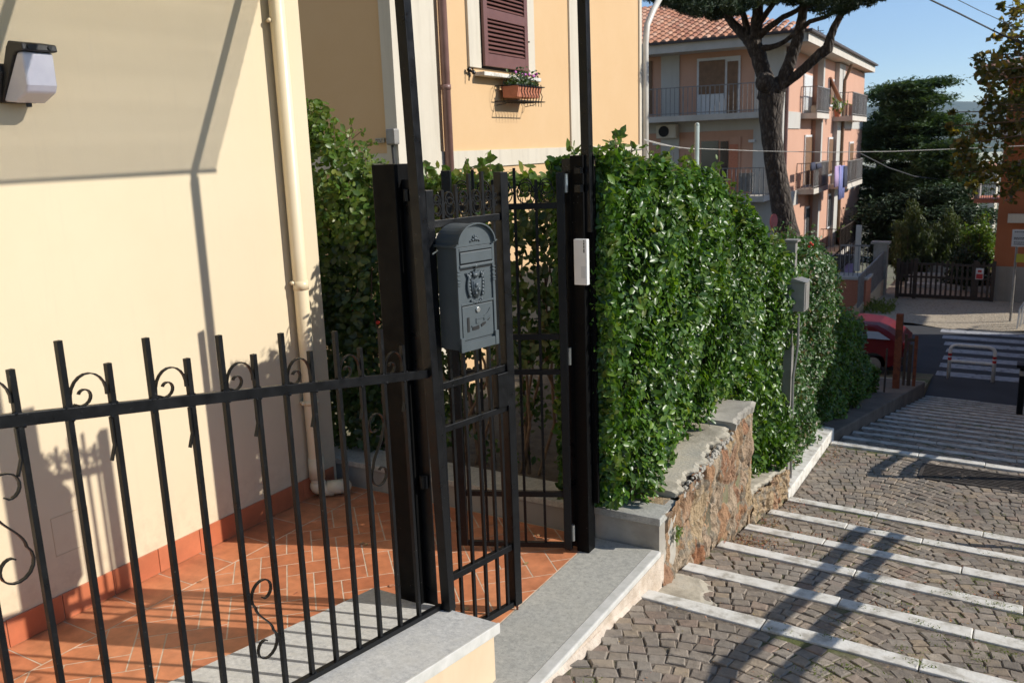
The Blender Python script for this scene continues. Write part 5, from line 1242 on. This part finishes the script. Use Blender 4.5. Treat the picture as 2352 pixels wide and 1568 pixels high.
# sign post by the orange house
sp = thing('street_sign', tuple(at_z(2333, 735, -3.2)), 'white lettered information sign with a yellow plate on a grey pole at the right edge', 'street sign')
YS = 29.5; a = at_y(2326, 527, YS); b = at_y(2366, 567, YS)
mb = MB(); mb.box(a[0], b[0], YS-.02, YS, b[2], a[2]); mb.build('panel', 'sign_white', sp)
mb = MB(); w = b[0]-a[0]; h = a[2]-b[2]
for zz, l in ((.86, .5), (.52, .75), (.44, .75), (.26, .7), (.14, .6)):
    x = .12
    while x < l+.1:
        ww = random.uniform(.04, .1); mb.box(a[0]+w*x, a[0]+w*(x+ww), YS-.025, YS-.021, b[2]+h*(zz-.025), b[2]+h*(zz+.025)); x += ww+.03
mb.build('lettering', 'ink', sp)
mb = MB(); a = at_y(2335, 583, YS); b = at_y(2366, 603, YS); mb.box(a[0], b[0], YS-.02, YS, b[2], a[2]); mb.build('yellow_plate', 'yellow', sp)
mb = MB(); p = at_y(2336, 560, YS+.04); mb.tube([(p[0], YS+.04, -3.2), (p[0], YS+.04, p[2]+.4)], .035, 8); mb.build('pole', 'metal_grey', sp)
bk = thing('curved_rack', (.1, 28.6, -3.2), 'pale curved metal rack standing at the far right kerb', 'rack')
for k in range(3):
    mb = MB(); p = at_y(2338+k*7, 735, 28.6); mb.tube([(p[0], 28.6+.3*k, -3.2), (p[0]+.03, 28.6+.3*k, -2.6), (p[0]+.2, 28.6+.3*k, -2.25), (p[0]+.5, 28.6+.3*k, -2.15)], .03, 6); mb.build('hoop', 'white_paint', bk)
# barrier
yb_ = 22.45; a = at_z(2178, 868, -3.2); b = at_z(2280, 877, -3.2); a[1] = b[1] = (a[1]+b[1])/2
bar_ = thing('tubular_barrier', (float(a[0]), float(a[1]), -3.2), 'white tubular hoop barrier with red bands in front of the crosswalk', 'barrier')
h = .80; R = .13
pts = [a, a+EZ*(h-R)]+[a+np.array((R-R*math.cos(t), 0, h-R+R*math.sin(t))) for t in np.linspace(.2, PI/2, 6)]+[b+np.array((-R+R*math.sin(t), 0, h-R+R*math.cos(t))) for t in np.linspace(0, PI/2-.2, 6)]+[b+EZ*(h-R), b]
mb = MB(); mb.tube(pts, .040, 12); mb.build('hoop', 'white_paint', bar_, smooth=True)
mb = MB(); mb.tube([a+EZ*.42, b+EZ*.42], .036, 10); mb.build('crossbar', 'white_paint', bar_)
for q in (a, b):
    for z in (.44, .54): mb = MB(); mb.tube([q+EZ*z, q+EZ*(z+.06)], .042, 12); mb.build('red_band', 'red_paint', bar_)
# dark bollard at right edge
p = at_y(2341, 950, 18.0)
bo = thing('dark_bollard', (float(p[0]), 18., -2.8), 'dark iron post with a wide cap at the right edge of the lower steps', 'bollard')
zt_ = at_y(2341, 834, 18)[2]; mb = MB(); mb.tube([(p[0], 18, -3.2), (p[0], 18, zt_-.05)], .055, 12); mb.build('post', 'iron', bo)
mb = MB(); mb.box(p[0]-.11, p[0]+.13, 17.85, 18.15, zt_-.06, zt_); mb.build('cap', 'iron', bo, bevel=.01)
mb = MB(); mb.tube([(p[0], 18, zt_-.22), (p[0], 18, zt_-.13)], .058, 12); mb.build('collar', 'metal_grey', bo)
# rusty posts
q = at_y(2057, 893, 17.6); ztp = at_y(2057, 720, 17.6)[2]
rp = thing('rusty_post', (float(q[0]), 17.6, float(q[2])), 'tall square rust-brown post standing on the dark kerb before the red car', 'post')
mb = MB(); mb.box(q[0]-.06, q[0]+.06, 17.55, 17.67, -2.9, ztp); mb.build('post', 'rust', rp, bevel=.005)
q2 = at_y(2094, 880, 18.6); zt_ = at_y(2094, 768, 18.6)[2]
rs = thing('rusty_fence_panel', (float(q2[0]), 18.6, -2.8), 'low rust-brown fence panel right of the tall rusty post', 'fence')
xa_, xb2 = at_y(2077, 800, 18.6)[0], at_y(2100, 800, 18.6)[0]
mb = MB(); mb.box(xa_, xa_+.05, 18.58, 18.62, -2.9, zt_); mb.build('post', 'gatewood', rs); mb = MB(); mb.box(xb2, xb2+.06, 18.58, 18.64, -2.9, zt_-.02); mb.build('post', 'rust', rs)
mb = MB(); mb.box(xa_+.05, xb2, 18.59, 18.61, zt_-.14, zt_-.08); mb.box(xa_+.08, xb2-.03, 18.595, 18.605, -2.8, zt_-.2); mb.build('panel', 'gatewood', rs)
q3 = at_y(2030, 905, 16.4); pt = thing('thin_dark_stake', (float(q3[0]), 16.4, -2.3), 'thin dark stake on the kerb left of the tall rusty post', 'stake')
mb = MB(); mb.tube([(q3[0], 16.4, -2.4), (q3[0]+.01, 16.4, at_y(2032, 800, 16.4)[2])], .018, 6); mb.build('stake', 'gatewood', pt)
# red car (hatchback, side on, front hidden behind the hedge)
YC = 21.6; xe = at_y(2078, 850, YC)[0]-.05; car = thing('red_car', (float(xe)-1.9, YC, -3.2), 'dark red hatchback parked behind the rusty post, mostly hidden by the hedge', 'car')
zr = at_y(2025, 748, YC)[2]; zg = -3.2; H_ = zr-zg; Wc = 1.62
prof = [(0, .32), (-.02, .55), (.02, .80), (-.12, .93), (-.42, H_-.12), (-.62, H_-.03), (-1.0, H_), (-1.9, H_-.01), (-2.25, H_-.1), (-2.85, .95), (-3.6, .82), (-3.78, .60), (-3.8, .32), (-3.5, .25), (-.25, .25)]
def cf(x, z, w): return (xe+x, YC+w, zg+z)
mb = MB(); k0 = 0; ws = [(0, .93), (.10, 1.0), (Wc-.10, 1.0), (Wc, .93)]
vs = []
for w, s in ws:
    for x, z in prof:
        tuck = .10*max(0, (z-.9)/(H_-.9)) if z > .9 else 0
        vs.append(cf(x*(1) if s == 1 else -1.9+(x+1.9)*s, .25+(z-.25)*(1 if s == 1 else .975), w+(tuck if w < .5 else -tuck)))
n = len(prof); fs = [tuple(range(n)), tuple(range(3*n, 4*n))[::-1]]+[(i*n+j, (i+1)*n+j, (i+1)*n+(j+1) % n, i*n+(j+1) % n) for i in range(3) for j in range(n)]
mb.add(vs, fs); body = mb.build('body', 'car_red', car, bevel=.02)
M['car_glass'] = mat_noise('car_glass', (.30, .36, .42), (.36, .42, .48), 1, .06, 0)
for (x0_, x1_, xt0, xt1) in ((-.30, -.80, -.58, -.84), (-.90, -1.65, -.92, -1.62), (-1.75, -2.55, -1.72, -2.15)):
    mb = MB(); yq = YC+.012; mb.hexa([(xe+x1_, yq-.03, zg+.92), (xe+x0_, yq-.03, zg+.92), (xe+x0_, yq+.03, zg+.92), (xe+x1_, yq+.03, zg+.92), (xe+xt1, yq+.035, zg+H_-.16), (xe+xt0, yq+.035, zg+H_-.16), (xe+xt0, yq+.12, zg+H_-.16), (xe+xt1, yq+.12, zg+H_-.16)]); mb.build('side_window', 'car_glass', car)
for x in (-.65, -3.05):
    for w in (.02, Wc-.2):
        mb = MB(); mb.tube([cf(x, .29, w-.02), cf(x, .29, w+.18)], .29, 20); wh = mb.build('wheel', 'tyre', car)
        mb = MB(); mb.tube([cf(x, .29, w-.03), cf(x, .29, w-.015)], .18, 16); mb.build('rim', 'metal_grey', wh)
mb = MB(); mb.box(xe-.03, xe+.012, YC+.08, YC+.3, zg+.72, zg+.86); mb.build('tail_light', 'red_paint', car)
mb = MB(); mb.box(xe-.12, xe+.04, YC-.02, YC+Wc, zg+.34, zg+.5); mb.build('bumper', 'black', car, bevel=.02)
# ================================================================== green post + red disc
p = at_y(1600, 400, 11.5); gpp = thing('pale_green_post', (float(p[0]), 11.5, 0), 'pale green round-topped metal post sticking up behind the hedge', 'post')
zt_ = at_y(1599, 282, 11.5)[2]; mb = MB(); mb.tube([(p[0], 11.5, -1.5), (p[0], 11.5, zt_-.03)], .031, 12); mb.ball((p[0], 11.5, zt_-.03), .033); mb.build('post', 'green_post', gpp, smooth=True)
p = at_y(1776, 508, 13); rd = thing('red_round_sign', tuple(p), 'small round pinkish red sign half behind the pine trunk above the hedge', 'sign')
mb = MB(); mb.tube([p+np.array((0, 0, 0)), p+np.array((-.035, .02, 0))], .115, 20); 
mb2 = MB(); nrm = np.array((.97, -.24, 0)); 
mb = MB(); mb.tube([p, p+nrm*.015], .105, 24); M['faded_red'] = mat_noise('faded_red', (.42, .10, .10), (.5, .14, .13), 8, .6, 0); mb.build('disc', 'faded_red', rd); mb = MB(); mb.tube([p-nrm*.02-EZ*1.9, p-nrm*.02+EZ*.1], .02, 8); mb.build('pole', 'metal_grey', rd)
# ================================================================== TREES
def limb(mb, pts, Y, n=10):
    P = [at_y(x, y, Y+(dy if len(t) > 3 else 0)) for t in pts for (x, y, w, *rest) in [t] for dy in [rest[0] if rest else 0]]
    R_ = [w/2/F*Y*1.0 for (x, y, w, *rest) in pts]
    # resample
    Q = []; RR = []
    for i in range(len(P)-1):
        for k in range(4):
            t = k/4; Q.append(P[i]*(1-t)+P[i+1]*t+rng.normal(0, .012, 3)*(R_[i]/.2)); RR.append(R_[i]*(1-t)+R_[i+1]*t)
    Q.append(P[-1]); RR.append(R_[-1]); mb.tube(Q, RR, n)
YP = 23.5
pine = thing('stone_pine', tuple(at_y(1815, 600, YP)), 'umbrella pine with a bare forking trunk leaning in front of the pink building', 'tree')
mb = MB()
limb(mb, [(1835, 760, 62), (1818, 600, 56), (1806, 520, 50), (1790, 440, 46), (1776, 360, 44), (1772, 290, 46), (1772, 225, 56), (1768, 195, 50)], YP, 14)
limb(mb, [(1768, 225, 40), (1757, 180, 34), (1742, 130, 34), (1728, 95, 34), (1700, 72, 22), (1672, 40, 16), (1650, 10, 12)], YP)
limb(mb, [(1733, 110, 30), (1738, 60, 26), (1742, 10, 22), (1745, -40, 18)], YP)
limb(mb, [(1725, 95, 18), (1712, 50, 14), (1700, 10, 12)], YP)
limb(mb, [(1778, 222, 34), (1800, 180, 30), (1820, 130, 26), (1834, 85, 24), (1842, 40, 20), (1852, -10, 16)], YP)
limb(mb, [(1800, 195, 22), (1840, 165, 20), (1880, 128, 22), (1900, 112, 24), (1908, 85, 18), (1922, 50, 15), (1945, 10, 13)], YP)
limb(mb, [(1745, 115, 18), (1775, 108, 12), (1805, 95, 10), (1830, 70, 9)], YP)
limb(mb, [(1742, 85, 16), (1770, 60, 14), (1800, 40, 12), (1835, 22, 10), (1875, 5, 9)], YP)
limb(mb, [(1838, 70, 14), (1860, 50, 10), (1895, 40, 9), (1925, 22, 8)], YP)
limb(mb, [(1740, 60, 14), (1765, 25, 12), (1790, -10, 10)], YP)
mb.ball(at_y(1758, 190, YP-.3), .26, 10, 8)
mb.build('trunk', 'bark', pine, smooth=True)
r = np.random.default_rng(5); Ps = []; Ns = []
cl = []
for k in range(260):
    x = r.uniform(1480, 2040); z0 = np.interp(x, [1480, 1560, 1640, 1740, 1850, 1950, 2040], [-12, 20, 32, 6, 2, 6, -18]); y = z0-abs(r.normal(0, 28))-4
    cl.append((x, y, r.uniform(12, 30)))
for x, y, rad in ((1600, 30, 22), (1640, 38, 20), (1570, 20, 18), (1690, 26, 14), (1900, 22, 24), (1935, 25, 14), (1995, 2, 18), (1870, 15, 20), (1660, 32, 16), (1700, 16, 20), (1520, 0, 18), (1955, 12, 16), (2025, -6, 13)): cl.append((x, y, rad))
for x, y, rad in cl:
    c = at_y(x, y, YP+r.normal(0, 2.2)); R_ = rad/F*YP; n = 330
    v = r.normal(0, 1, (n, 3)); v /= np.linalg.norm(v, axis=1, keepdims=True); Ps.append(c+v*np.array((1, 1, .55))*R_*(.4+.75*r.random((n, 1))**.6)); Ns.append(v)
leaves('needles', np.concatenate(Ps), np.concatenate(Ns), .16, 'pine_needle', pine, wr=.16, jit=1.0)
# cedar
def tiers(name, label, cx, Yc, ztop, zbot, hw, hd, n, mat, size, seed, tn=11, cat='tree', top_round=.5):
    r = np.random.default_rng(seed); t = thing(name, (cx, Yc, zbot), label, cat); mb = MB()
    mb.tube([(cx, Yc, zbot-1), (cx+.1, Yc, (zbot+ztop)/2), (cx, Yc, ztop-.6)], [.35, .22, .06], 10); Ps = []; Ns = []
    for k in range(tn*5):
        u = r.random(); z = zbot+(ztop-zbot)*(.06+.94*u); rad = hw*(1-u**2.6*.62)*r.uniform(.55, 1.05); a = r.uniform(0, 2*PI)
        ex = math.cos(a)*rad; ey_ = math.sin(a)*rad*hd/hw; tip = np.array((cx+ex, Yc+ey_, z+r.uniform(-.1, .25)))
        mb.tube([(cx, Yc, z-.3), tuple((np.array((cx, Yc, z))+tip)/2), tuple(tip)], [.07, .045, .015], 5)
        m_ = n//(tn*5); s = r.random(m_)**.55; wv = r.normal(0, 1, (m_, 3))*np.array((.42, .42, .13))*(0.35+.65*s[:, None])
        Ps.append(np.array((cx, Yc, z))*(1-s[:, None])+tip*s[:, None]+wv*np.array((hw/2.6, hw/2.6, 1.0))); Ns.append(np.tile([0, 0, 1.], (m_, 1)))
    mb.build('trunk', 'bark', t); leaves('needles', np.concatenate(Ps), np.concatenate(Ns), size, mat, t, wr=.34, jit=.6); return t
pc = at_y(2095, 400, 50)
tiers('cedar_tree', 'large dark layered cedar between the pink building and the sky', float(pc[0]), 50, at_y(2050, 192, 50)[2], -3.2, 3.1, 2.4, 90000, 'cedar_needle', .26, 8, tn=22)
pc = at_y(2010, 400, 54)
tiers('cedar_tree', 'second dark cedar close behind the right corner of the pink building', float(pc[0]), 55, at_y(2010, 205, 55)[2], -3.2, 2.2, 2.0, 26000, 'cedar_needle', .26, 18, tn=11)
pc = at_y(2165, 470, 47)
tiers('cedar_tree', 'lower right dark cedar spreading toward the autumn-leaved plane tree', float(pc[0]), 47, at_y(2165, 330, 47)[2], -3.4, 2.3, 2.0, 44000, 'cedar_needle', .24, 28, tn=15)
pc = at_y(2130, 560, 44)
tiers('dark_evergreen', 'dark evergreen filling the gap behind the driveway gate', float(pc[0]), 44, at_y(2165, 440, 44)[2], -3.6, 3.6, 1.5, 30000, 'pine_needle', .24, 38, tn=10)
def shrub(name, label, px, py0, py1, Yc, hwpx, n, mat, seed, updir=(0, 0, 1.2), size=.22, wr=.22, group=None, cat='shrub', trunk=True):
    r = np.random.default_rng(seed); b = at_y(px, py1, Yc); tp = at_y(px, py0, Yc); hw = hwpx/F*Yc; t = thing(name, tuple(b), label, cat, group)
    mb = MB(); Ps = []; Ns = []
    for k in range(46):
        a = r.uniform(0, 2*PI); q = r.random()**.5; base = np.array((b[0]+r.normal(0, .12), Yc+r.normal(0, .12), b[2]-.4)); tip = np.array((b[0]+hw*q*math.cos(a), Yc+hw*q*math.sin(a), b[2]+(tp[2]-b[2])*r.uniform(.35, 1)*(1-.35*q)))
        if k < 14: mb.tube([base, (base+tip)/2+r.normal(0, .05, 3), tip], [.04, .025, .01], 5)
        m_ = n//46; s = r.uniform(.3, 1.02, m_); Ps.append(base*(1-s[:, None])+tip*s[:, None]+r.normal(0, .10, (m_, 3))); Ns.append(r.normal(0, 1, (m_, 3)))
    mb.build('stems', 'twig', t); leaves('foliage', np.concatenate(Ps), np.concatenate(Ns), size, mat, t, wr=wr, jit=1, updir=updir); return t
shrub('feathery_shrub', 'sunlit feathery olive green shrub behind the left half of the driveway gate', 2085, 455, 640, 37, 42, 11000, 'olive_needle', 51)
shrub('feathery_shrub', 'darker feathery shrub just right of the sunlit one behind the driveway gate', 2170, 470, 650, 38, 40, 11000, 'olive_needle', 52)
shrub('round_bush', 'bright green bush against the orange house above the driveway gate', 2240, 478, 620, 37, 34, 8000, 'leaf_sun', 53, updir=None, size=.12, wr=.6, cat='bush')
shrub('dark_bush', 'dark bush right of the feathery shrubs near the orange house', 2215, 540, 690, 35.5, 40, 9000, 'pine_needle', 54, updir=None, size=.14, wr=.5, cat='bush')
# plane tree on the right
YT = 22.
pt = thing('plane_tree', (3.2, YT, -3.2), 'plane tree with sparse brown and yellow autumn leaves at the upper right', 'tree')
mb = MB(); mb.tube([(3.4, YT, -3.4), (3.3, YT, 0), (3.0, YT+.2, 3)], [.28, .24, .18], 10)
r = np.random.default_rng(91); Ps = []; Ns = []
clus = [(2345, 20, 26, 26), (2320, 60, 20, 16), (2300, 15, 6, 6), (2340, 100, 24, 30), (2290, 85, 8, 8), (2300, 125, 24, 24), (2250, 135, 12, 10), (2270, 165, 22, 22), (2315, 175, 30, 40), (2345, 160, 22, 34), (2335, 230, 34, 50), (2300, 250, 30, 34), (2262, 240, 16, 12), (2285, 300, 36, 40), (2335, 300, 34, 60), (2245, 310, 22, 20), (2215, 330, 18, 18), (2190, 305, 10, 8), (2180, 290, 8, 6), (2225, 370, 24, 28), (2260, 390, 28, 34), (2200, 395, 14, 14), (2310, 380, 34, 44), (2350, 400, 30, 50), (2240, 425, 14, 14), (2320, 440, 24, 18), (2185, 258, 5, 4), (2262, 190, 10, 8), (2275, 210, 14, 10)]
hub = [np.array((3.0, YT+.2, z)) for z in (1.0, 2.2, 3.4)]
for (x, y, rad, cnt) in clus:
    Yl = YT+r.normal(0, .8); c = at_y(x, y, Yl); R_ = rad/F*YT; h_ = hub[int(np.argmin([abs(q[2]+.4-c[2]) for q in hub]))]
    mb.tube([h_, h_*.5+c*.5+np.array((0, 0, .25)), c], [.05, .028, .008], 5)
    for k in range(3):
        e = c+r.normal(0, 1, 3)*R_*.7; mb.tube([c, e], [.008, .004], 4)
    n = int(cnt*(3.4 if x < 2300 else 3.3)); v = r.normal(0, 1, (n, 3)); Ps.append(c+v*R_*.5); Ns.append(r.normal(0, 1, (n, 3)))
mb.build('trunk', 'twig', pt); leaves('leaves', np.concatenate(Ps), np.concatenate(Ns), .13, 'plane_leaf', pt, wr=.85, jit=1)
# ================================================================== WIRES
def wire(pts, Y0, Y1, rad, mat, label, g=None, drop=0):
    P = []; n = len(pts)
    for i, (x, y) in enumerate(pts): P.append(at_y(x, y, Y0+(Y1-Y0)*i/(n-1)))
    mb = MB(); mb.tube(P, rad, 5); o = mb.build('overhead_wire', mat, origin=P[0]); tag(o, label, 'wire', g)
wire([(1478, 320), (1510, 328), (1560, 340), (1640, 343), (1740, 347), (1900, 350), (2050, 348), (2200, 342), (2352, 335)], 15.7, 26, .009, 'cable', 'pale wire running from the ochre house corner across the pink building')
wire([(1480, 322), (1520, 333), (1570, 340), (1600, 343)], 15.7, 17, .010, 'cable', 'short second wire drooping below the pale wire at the ochre house corner')
wire([(1975, 352), (2040, 385), (2100, 405), (2180, 415)], 40, 47, .03, 'cable_dark', 'dark wire sloping down in front of the cedar')
wire([(2095, -20), (2200, 30), (2300, 80), (2380, 115)], 16, 20, .014, 'cable_dark', 'thicker bundled wire crossing the sky at the top right')
wire([(2160, -20), (2250, 25), (2330, 62), (2380, 88)], 18, 21, .007, 'cable_dark', 'thin upper wire crossing the sky at the top right')
# ================================================================== unseen house added to shade the lower steps and road
nb = thing('shade_house', (8, 20, -3.2), 'plain unseen house added right of the steps to shade the lower steps', 'house')
mb = MB(); mb.box(3.6, 12, 14.9, 24.8, -3.6, 6.6); mb.build('wall', 'ochre', nb)
mb = MB(); mb.box(3.3, 12.4, 14.6, 25.1, 6.6, 6.8); mb.build('roof', 'eave', nb)
mb = MB(); mb.box(4.2, 12, 24.8, 29.6, -3.6, 2.0); mb.build('annex', 'ochre', nb)  # low unseen extension added to shade the road
for y in (16.5, 19.5, 22.5):
    for z in (-.6, 2.6):
        mb = MB(); mb.box(3.56, 3.6, y, y+1.0, z, z+1.5); w = mb.build('window', 'offwhite', nb); mb = MB(); mb.box(3.54, 3.56, y+.06, y+.94, z+.06, z+1.44); mb.build('shutter', 'shutter', w)
gw = thing('garden_wall', (1.5, 5, 0), 'plain low wall on the far side of the steps, right of the handrail', 'wall')
mb = MB(); mb.hexa([(SR, -4, -2), (SR+.25, -4, -2), (SR+.25, 20, -4), (SR, 20, -4), (SR, -4, 1.1), (SR+.25, -4, 1.1), (SR+.25, 20, -2.9), (SR, 20, -2.9)]); mb.build('wall', 'greywall', gw)
# distant buildings and hills
for i, (x0, x1, yt, Yd, mt) in enumerate(((2245, 2290, 395, 90, 'offwhite'), (2180, 2240, 470, 80, 'pink_white'))):
    a = at_y(x0, yt, Yd); b = at_y(x1, yt, Yd); t = thing('distant_house', (float(a[0]), Yd, -8), ['pale distant house between the plane tree and the cedar', 'greyish distant house low behind the cedar'][i], 'house')
    mb = MB(); mb.box(a[0], b[0], Yd, Yd+6, -12, a[2]); mb.build('wall', mt, t); mb = MB(); mb.prism([(a[0]-.3, a[2]), (b[0]+.3, a[2]), ((a[0]+b[0])/2, a[2]+.8)], lambda u, v, w: (u, Yd-.3+w, v), 6.6); mb.build('roof', 'rooftile', t)
mb = MB(); n = 60; vs = []; rh = np.random.default_rng(2)
for j, (Yd, hh, s_) in enumerate(((2600, 20, 0), (4200, 90, 1), (5200, 215, 2), (6500, 150, 3))):
    for i in range(n):
        x = -5000+i*10000/(n-1); h = hh*(.75+.25*math.sin(x/800+s_)+.12*math.sin(x/310+s_*2))*math.exp(-((x+300)/3800)**2)
        vs.append((x, Yd, h-60))
fs = [(j*n+i, j*n+i+1, (j+1)*n+i+1, (j+1)*n+i) for j in range(3) for i in range(n-1)]
mb.add(vs, fs); struct(mb.build('hills', 'hill', smooth=True))
# ================================================================== weeds (uncountable)
def weeds(name, spots, mat, size, seed, up=.6):
    r = np.random.default_rng(seed); Ps = []
    for (x, y, rx, ry, n) in spots:
        X = x+r.normal(0, rx, n); Y = y+r.normal(0, ry, n); ok = (X > SL+.01) & (X < SR)
        for a, b in zip(X[ok], Y[ok]): Ps.append((a, b, stairz(b-skew(a))+.004+abs(r.normal(0, .008))))
    P = np.array(Ps); o = leaves(name, P, np.tile([0, -.2, 1.], (len(P), 1)), size, mat, wr=.3, jit=1.3); return stuff(o)
def joint_y(k): return 4.337+.7*k-NW+.0
sp_ = [(-1.66, 5.95, .08, .10, 260), (-1.55, 6.1, .10, .08, 120), (-1.68, 6.75, .05, .12, 120), (-1.3, 6.62, .25, .05, 160), (-1.4, 5.9, .2, .03, 60), (-1.66, 9.4, .05, .22, 120), (-1.68, 7.6, .05, .1, 80), (-.75, 5.85, .12, .03, 60), (-.4, 6.55, .3, .04, 90), (-1.2, 7.4, .2, .04, 50), (-.3, 5.2, .4, .03, 60), (-.1, 5.95, .3, .04, 90)]
weeds('dry_weeds', sp_, 'weed_red', .022, 3)
sp_ = []
for k in range(70): x = random.uniform(-1.2, .8); y = random.uniform(3.2, 9.2); sp_.append((x, y, .05, .02, 14))
for k in range(110): sp_.append((random.uniform(-.75, 1.0), random.uniform(3.6, 5.9), .045, .012, 26))
for k in range(5): sp_.append((random.uniform(-1.1, .6), 4.337+.7*k+.03, .12, .01, 30))
sp_.append((-1.55, 3.2, .03, .03, 40)); weeds('moss_weeds', sp_, 'weed_green', .014, 4)
r = np.random.default_rng(12); n = 900; X = r.uniform(SL+.02, .9, n); Y = r.uniform(3.0, 9.6, n)
P = np.stack([X, Y, [stairz(min(b-skew(a), 9.79))+.004 for a, b in zip(X, Y)]], 1); stuff(leaves('ground_litter', P, np.tile([0, 0, 1.], (n, 1)), .013, 'weed_red', wr=.5, jit=.4))
n = 26; P = np.stack([r.uniform(-4.1, -2.3, n), r.uniform(2.6, 4.5, n), np.full(n, .006)], 1); stuff(leaves('fallen_leaves', P, np.tile([0, 0, 1.], (n, 1)), .035, 'weed_red', wr=.6, jit=.25))
n = 500; r = np.random.default_rng(8); P = np.stack([r.uniform(-4.55, -3.7, n), 29.4+r.random(n)*1.8, -3.15+np.abs(r.normal(0, .12, n))], 1); stuff(leaves('grass', P, np.tile([0, -.5, 1.], (n, 1)), .16, 'weed_green', wr=.25, jit=1, updir=(0, 0, 1)))
P = np.array([(-1.745+random.uniform(0, .012), 4.80+random.gauss(0, .02), .02+random.gauss(0, .025)) for _ in range(60)]); o = leaves('wall_fern', P, np.tile([1, -.3, .3], (60, 1)), .028, 'leaf_sun', wr=.5, origin=(-1.74, 4.8, 0)); tag(o, 'tiny green tuft growing from the rubble wall face', 'plant')
# ================================================================== haze
mh = bpy.data.materials.new('haze_air'); mh.use_nodes = True; ht = mh.node_tree; ht.nodes.remove(ht.nodes['Principled BSDF'])
pv = ht.nodes.new('ShaderNodeVolumePrincipled'); pv.inputs['Color'].default_value = (.55, .75, 1, 1); pv.inputs['Density'].default_value = 7e-5; pv.inputs['Anisotropy'].default_value = .2
ht.links.new(pv.outputs[0], ht.nodes['Material Output'].inputs['Volume']); M['haze'] = mh
mb = MB(); mb.box(-7000, 7000, -400, 7000, -170, 700); stuff(mb.build('haze', 'haze'))
# ================================================================== world, sun, camera
EL, AZ = math.radians(30.4), math.radians(21.5)    # sun towards +X, a little +Y
sd = Vector((math.cos(EL)*math.cos(AZ), math.cos(EL)*math.sin(AZ), math.sin(EL)))
w = bpy.data.worlds.new('World'); bpy.context.scene.world = w; w.use_nodes = True; nt = w.node_tree; bg = nt.nodes['Background']
sky = nt.nodes.new('ShaderNodeTexSky'); sky.sky_type = 'NISHITA'; sky.sun_disc = False; sky.sun_elevation = EL; sky.sun_rotation = PI/2-AZ
sky.air_density = 1.0; sky.dust_density = .8; sky.ozone_density = 3.0; sky.altitude = 2000
nt.links.new(sky.outputs[0], bg.inputs['Color']); bg.inputs['Strength'].default_value = .14
ld = bpy.data.lights.new('Sun', 'SUN'); ld.energy = 4.8; ld.angle = math.radians(.53); ld.color = (1, .95, .87)
lo = bpy.data.objects.new('Sun', ld); COL.objects.link(lo); lo.rotation_euler = (-sd).to_track_quat('-Z', 'Y').to_euler(); lo.location = (20, 0, 20)
cd = bpy.data.cameras.new('Camera'); cam = bpy.data.objects.new('Camera', cd); COL.objects.link(cam); bpy.context.scene.camera = cam
cd.sensor_width = 36; cd.lens = 36*F/2352; cd.clip_start = .05; cd.clip_end = 20000
Rm = Matrix(((RW[0][0], -RW[0][1], -RW[0][2]), (RW[1][0], -RW[1][1], -RW[1][2]), (RW[2][0], -RW[2][1], -RW[2][2])))
cam.matrix_world = Matrix.Translation(CAM) @ Rm.to_4x4()
cd.dof.use_dof = True; cd.dof.focus_distance = 4.2; cd.dof.aperture_fstop = 7.0
s = bpy.context.scene; s.view_settings.view_transform = 'Standard'; s.view_settings.look = 'None'; s.view_settings.exposure = .18; s.view_settings.gamma = 1
s.cycles.max_bounces = 8; s.cycles.diffuse_bounces = 2; s.cycles.transparent_max_bounces = 8; s.cycles.caustics_reflective = False; s.cycles.caustics_refractive = False
s.cycles.sample_clamp_indirect = 6
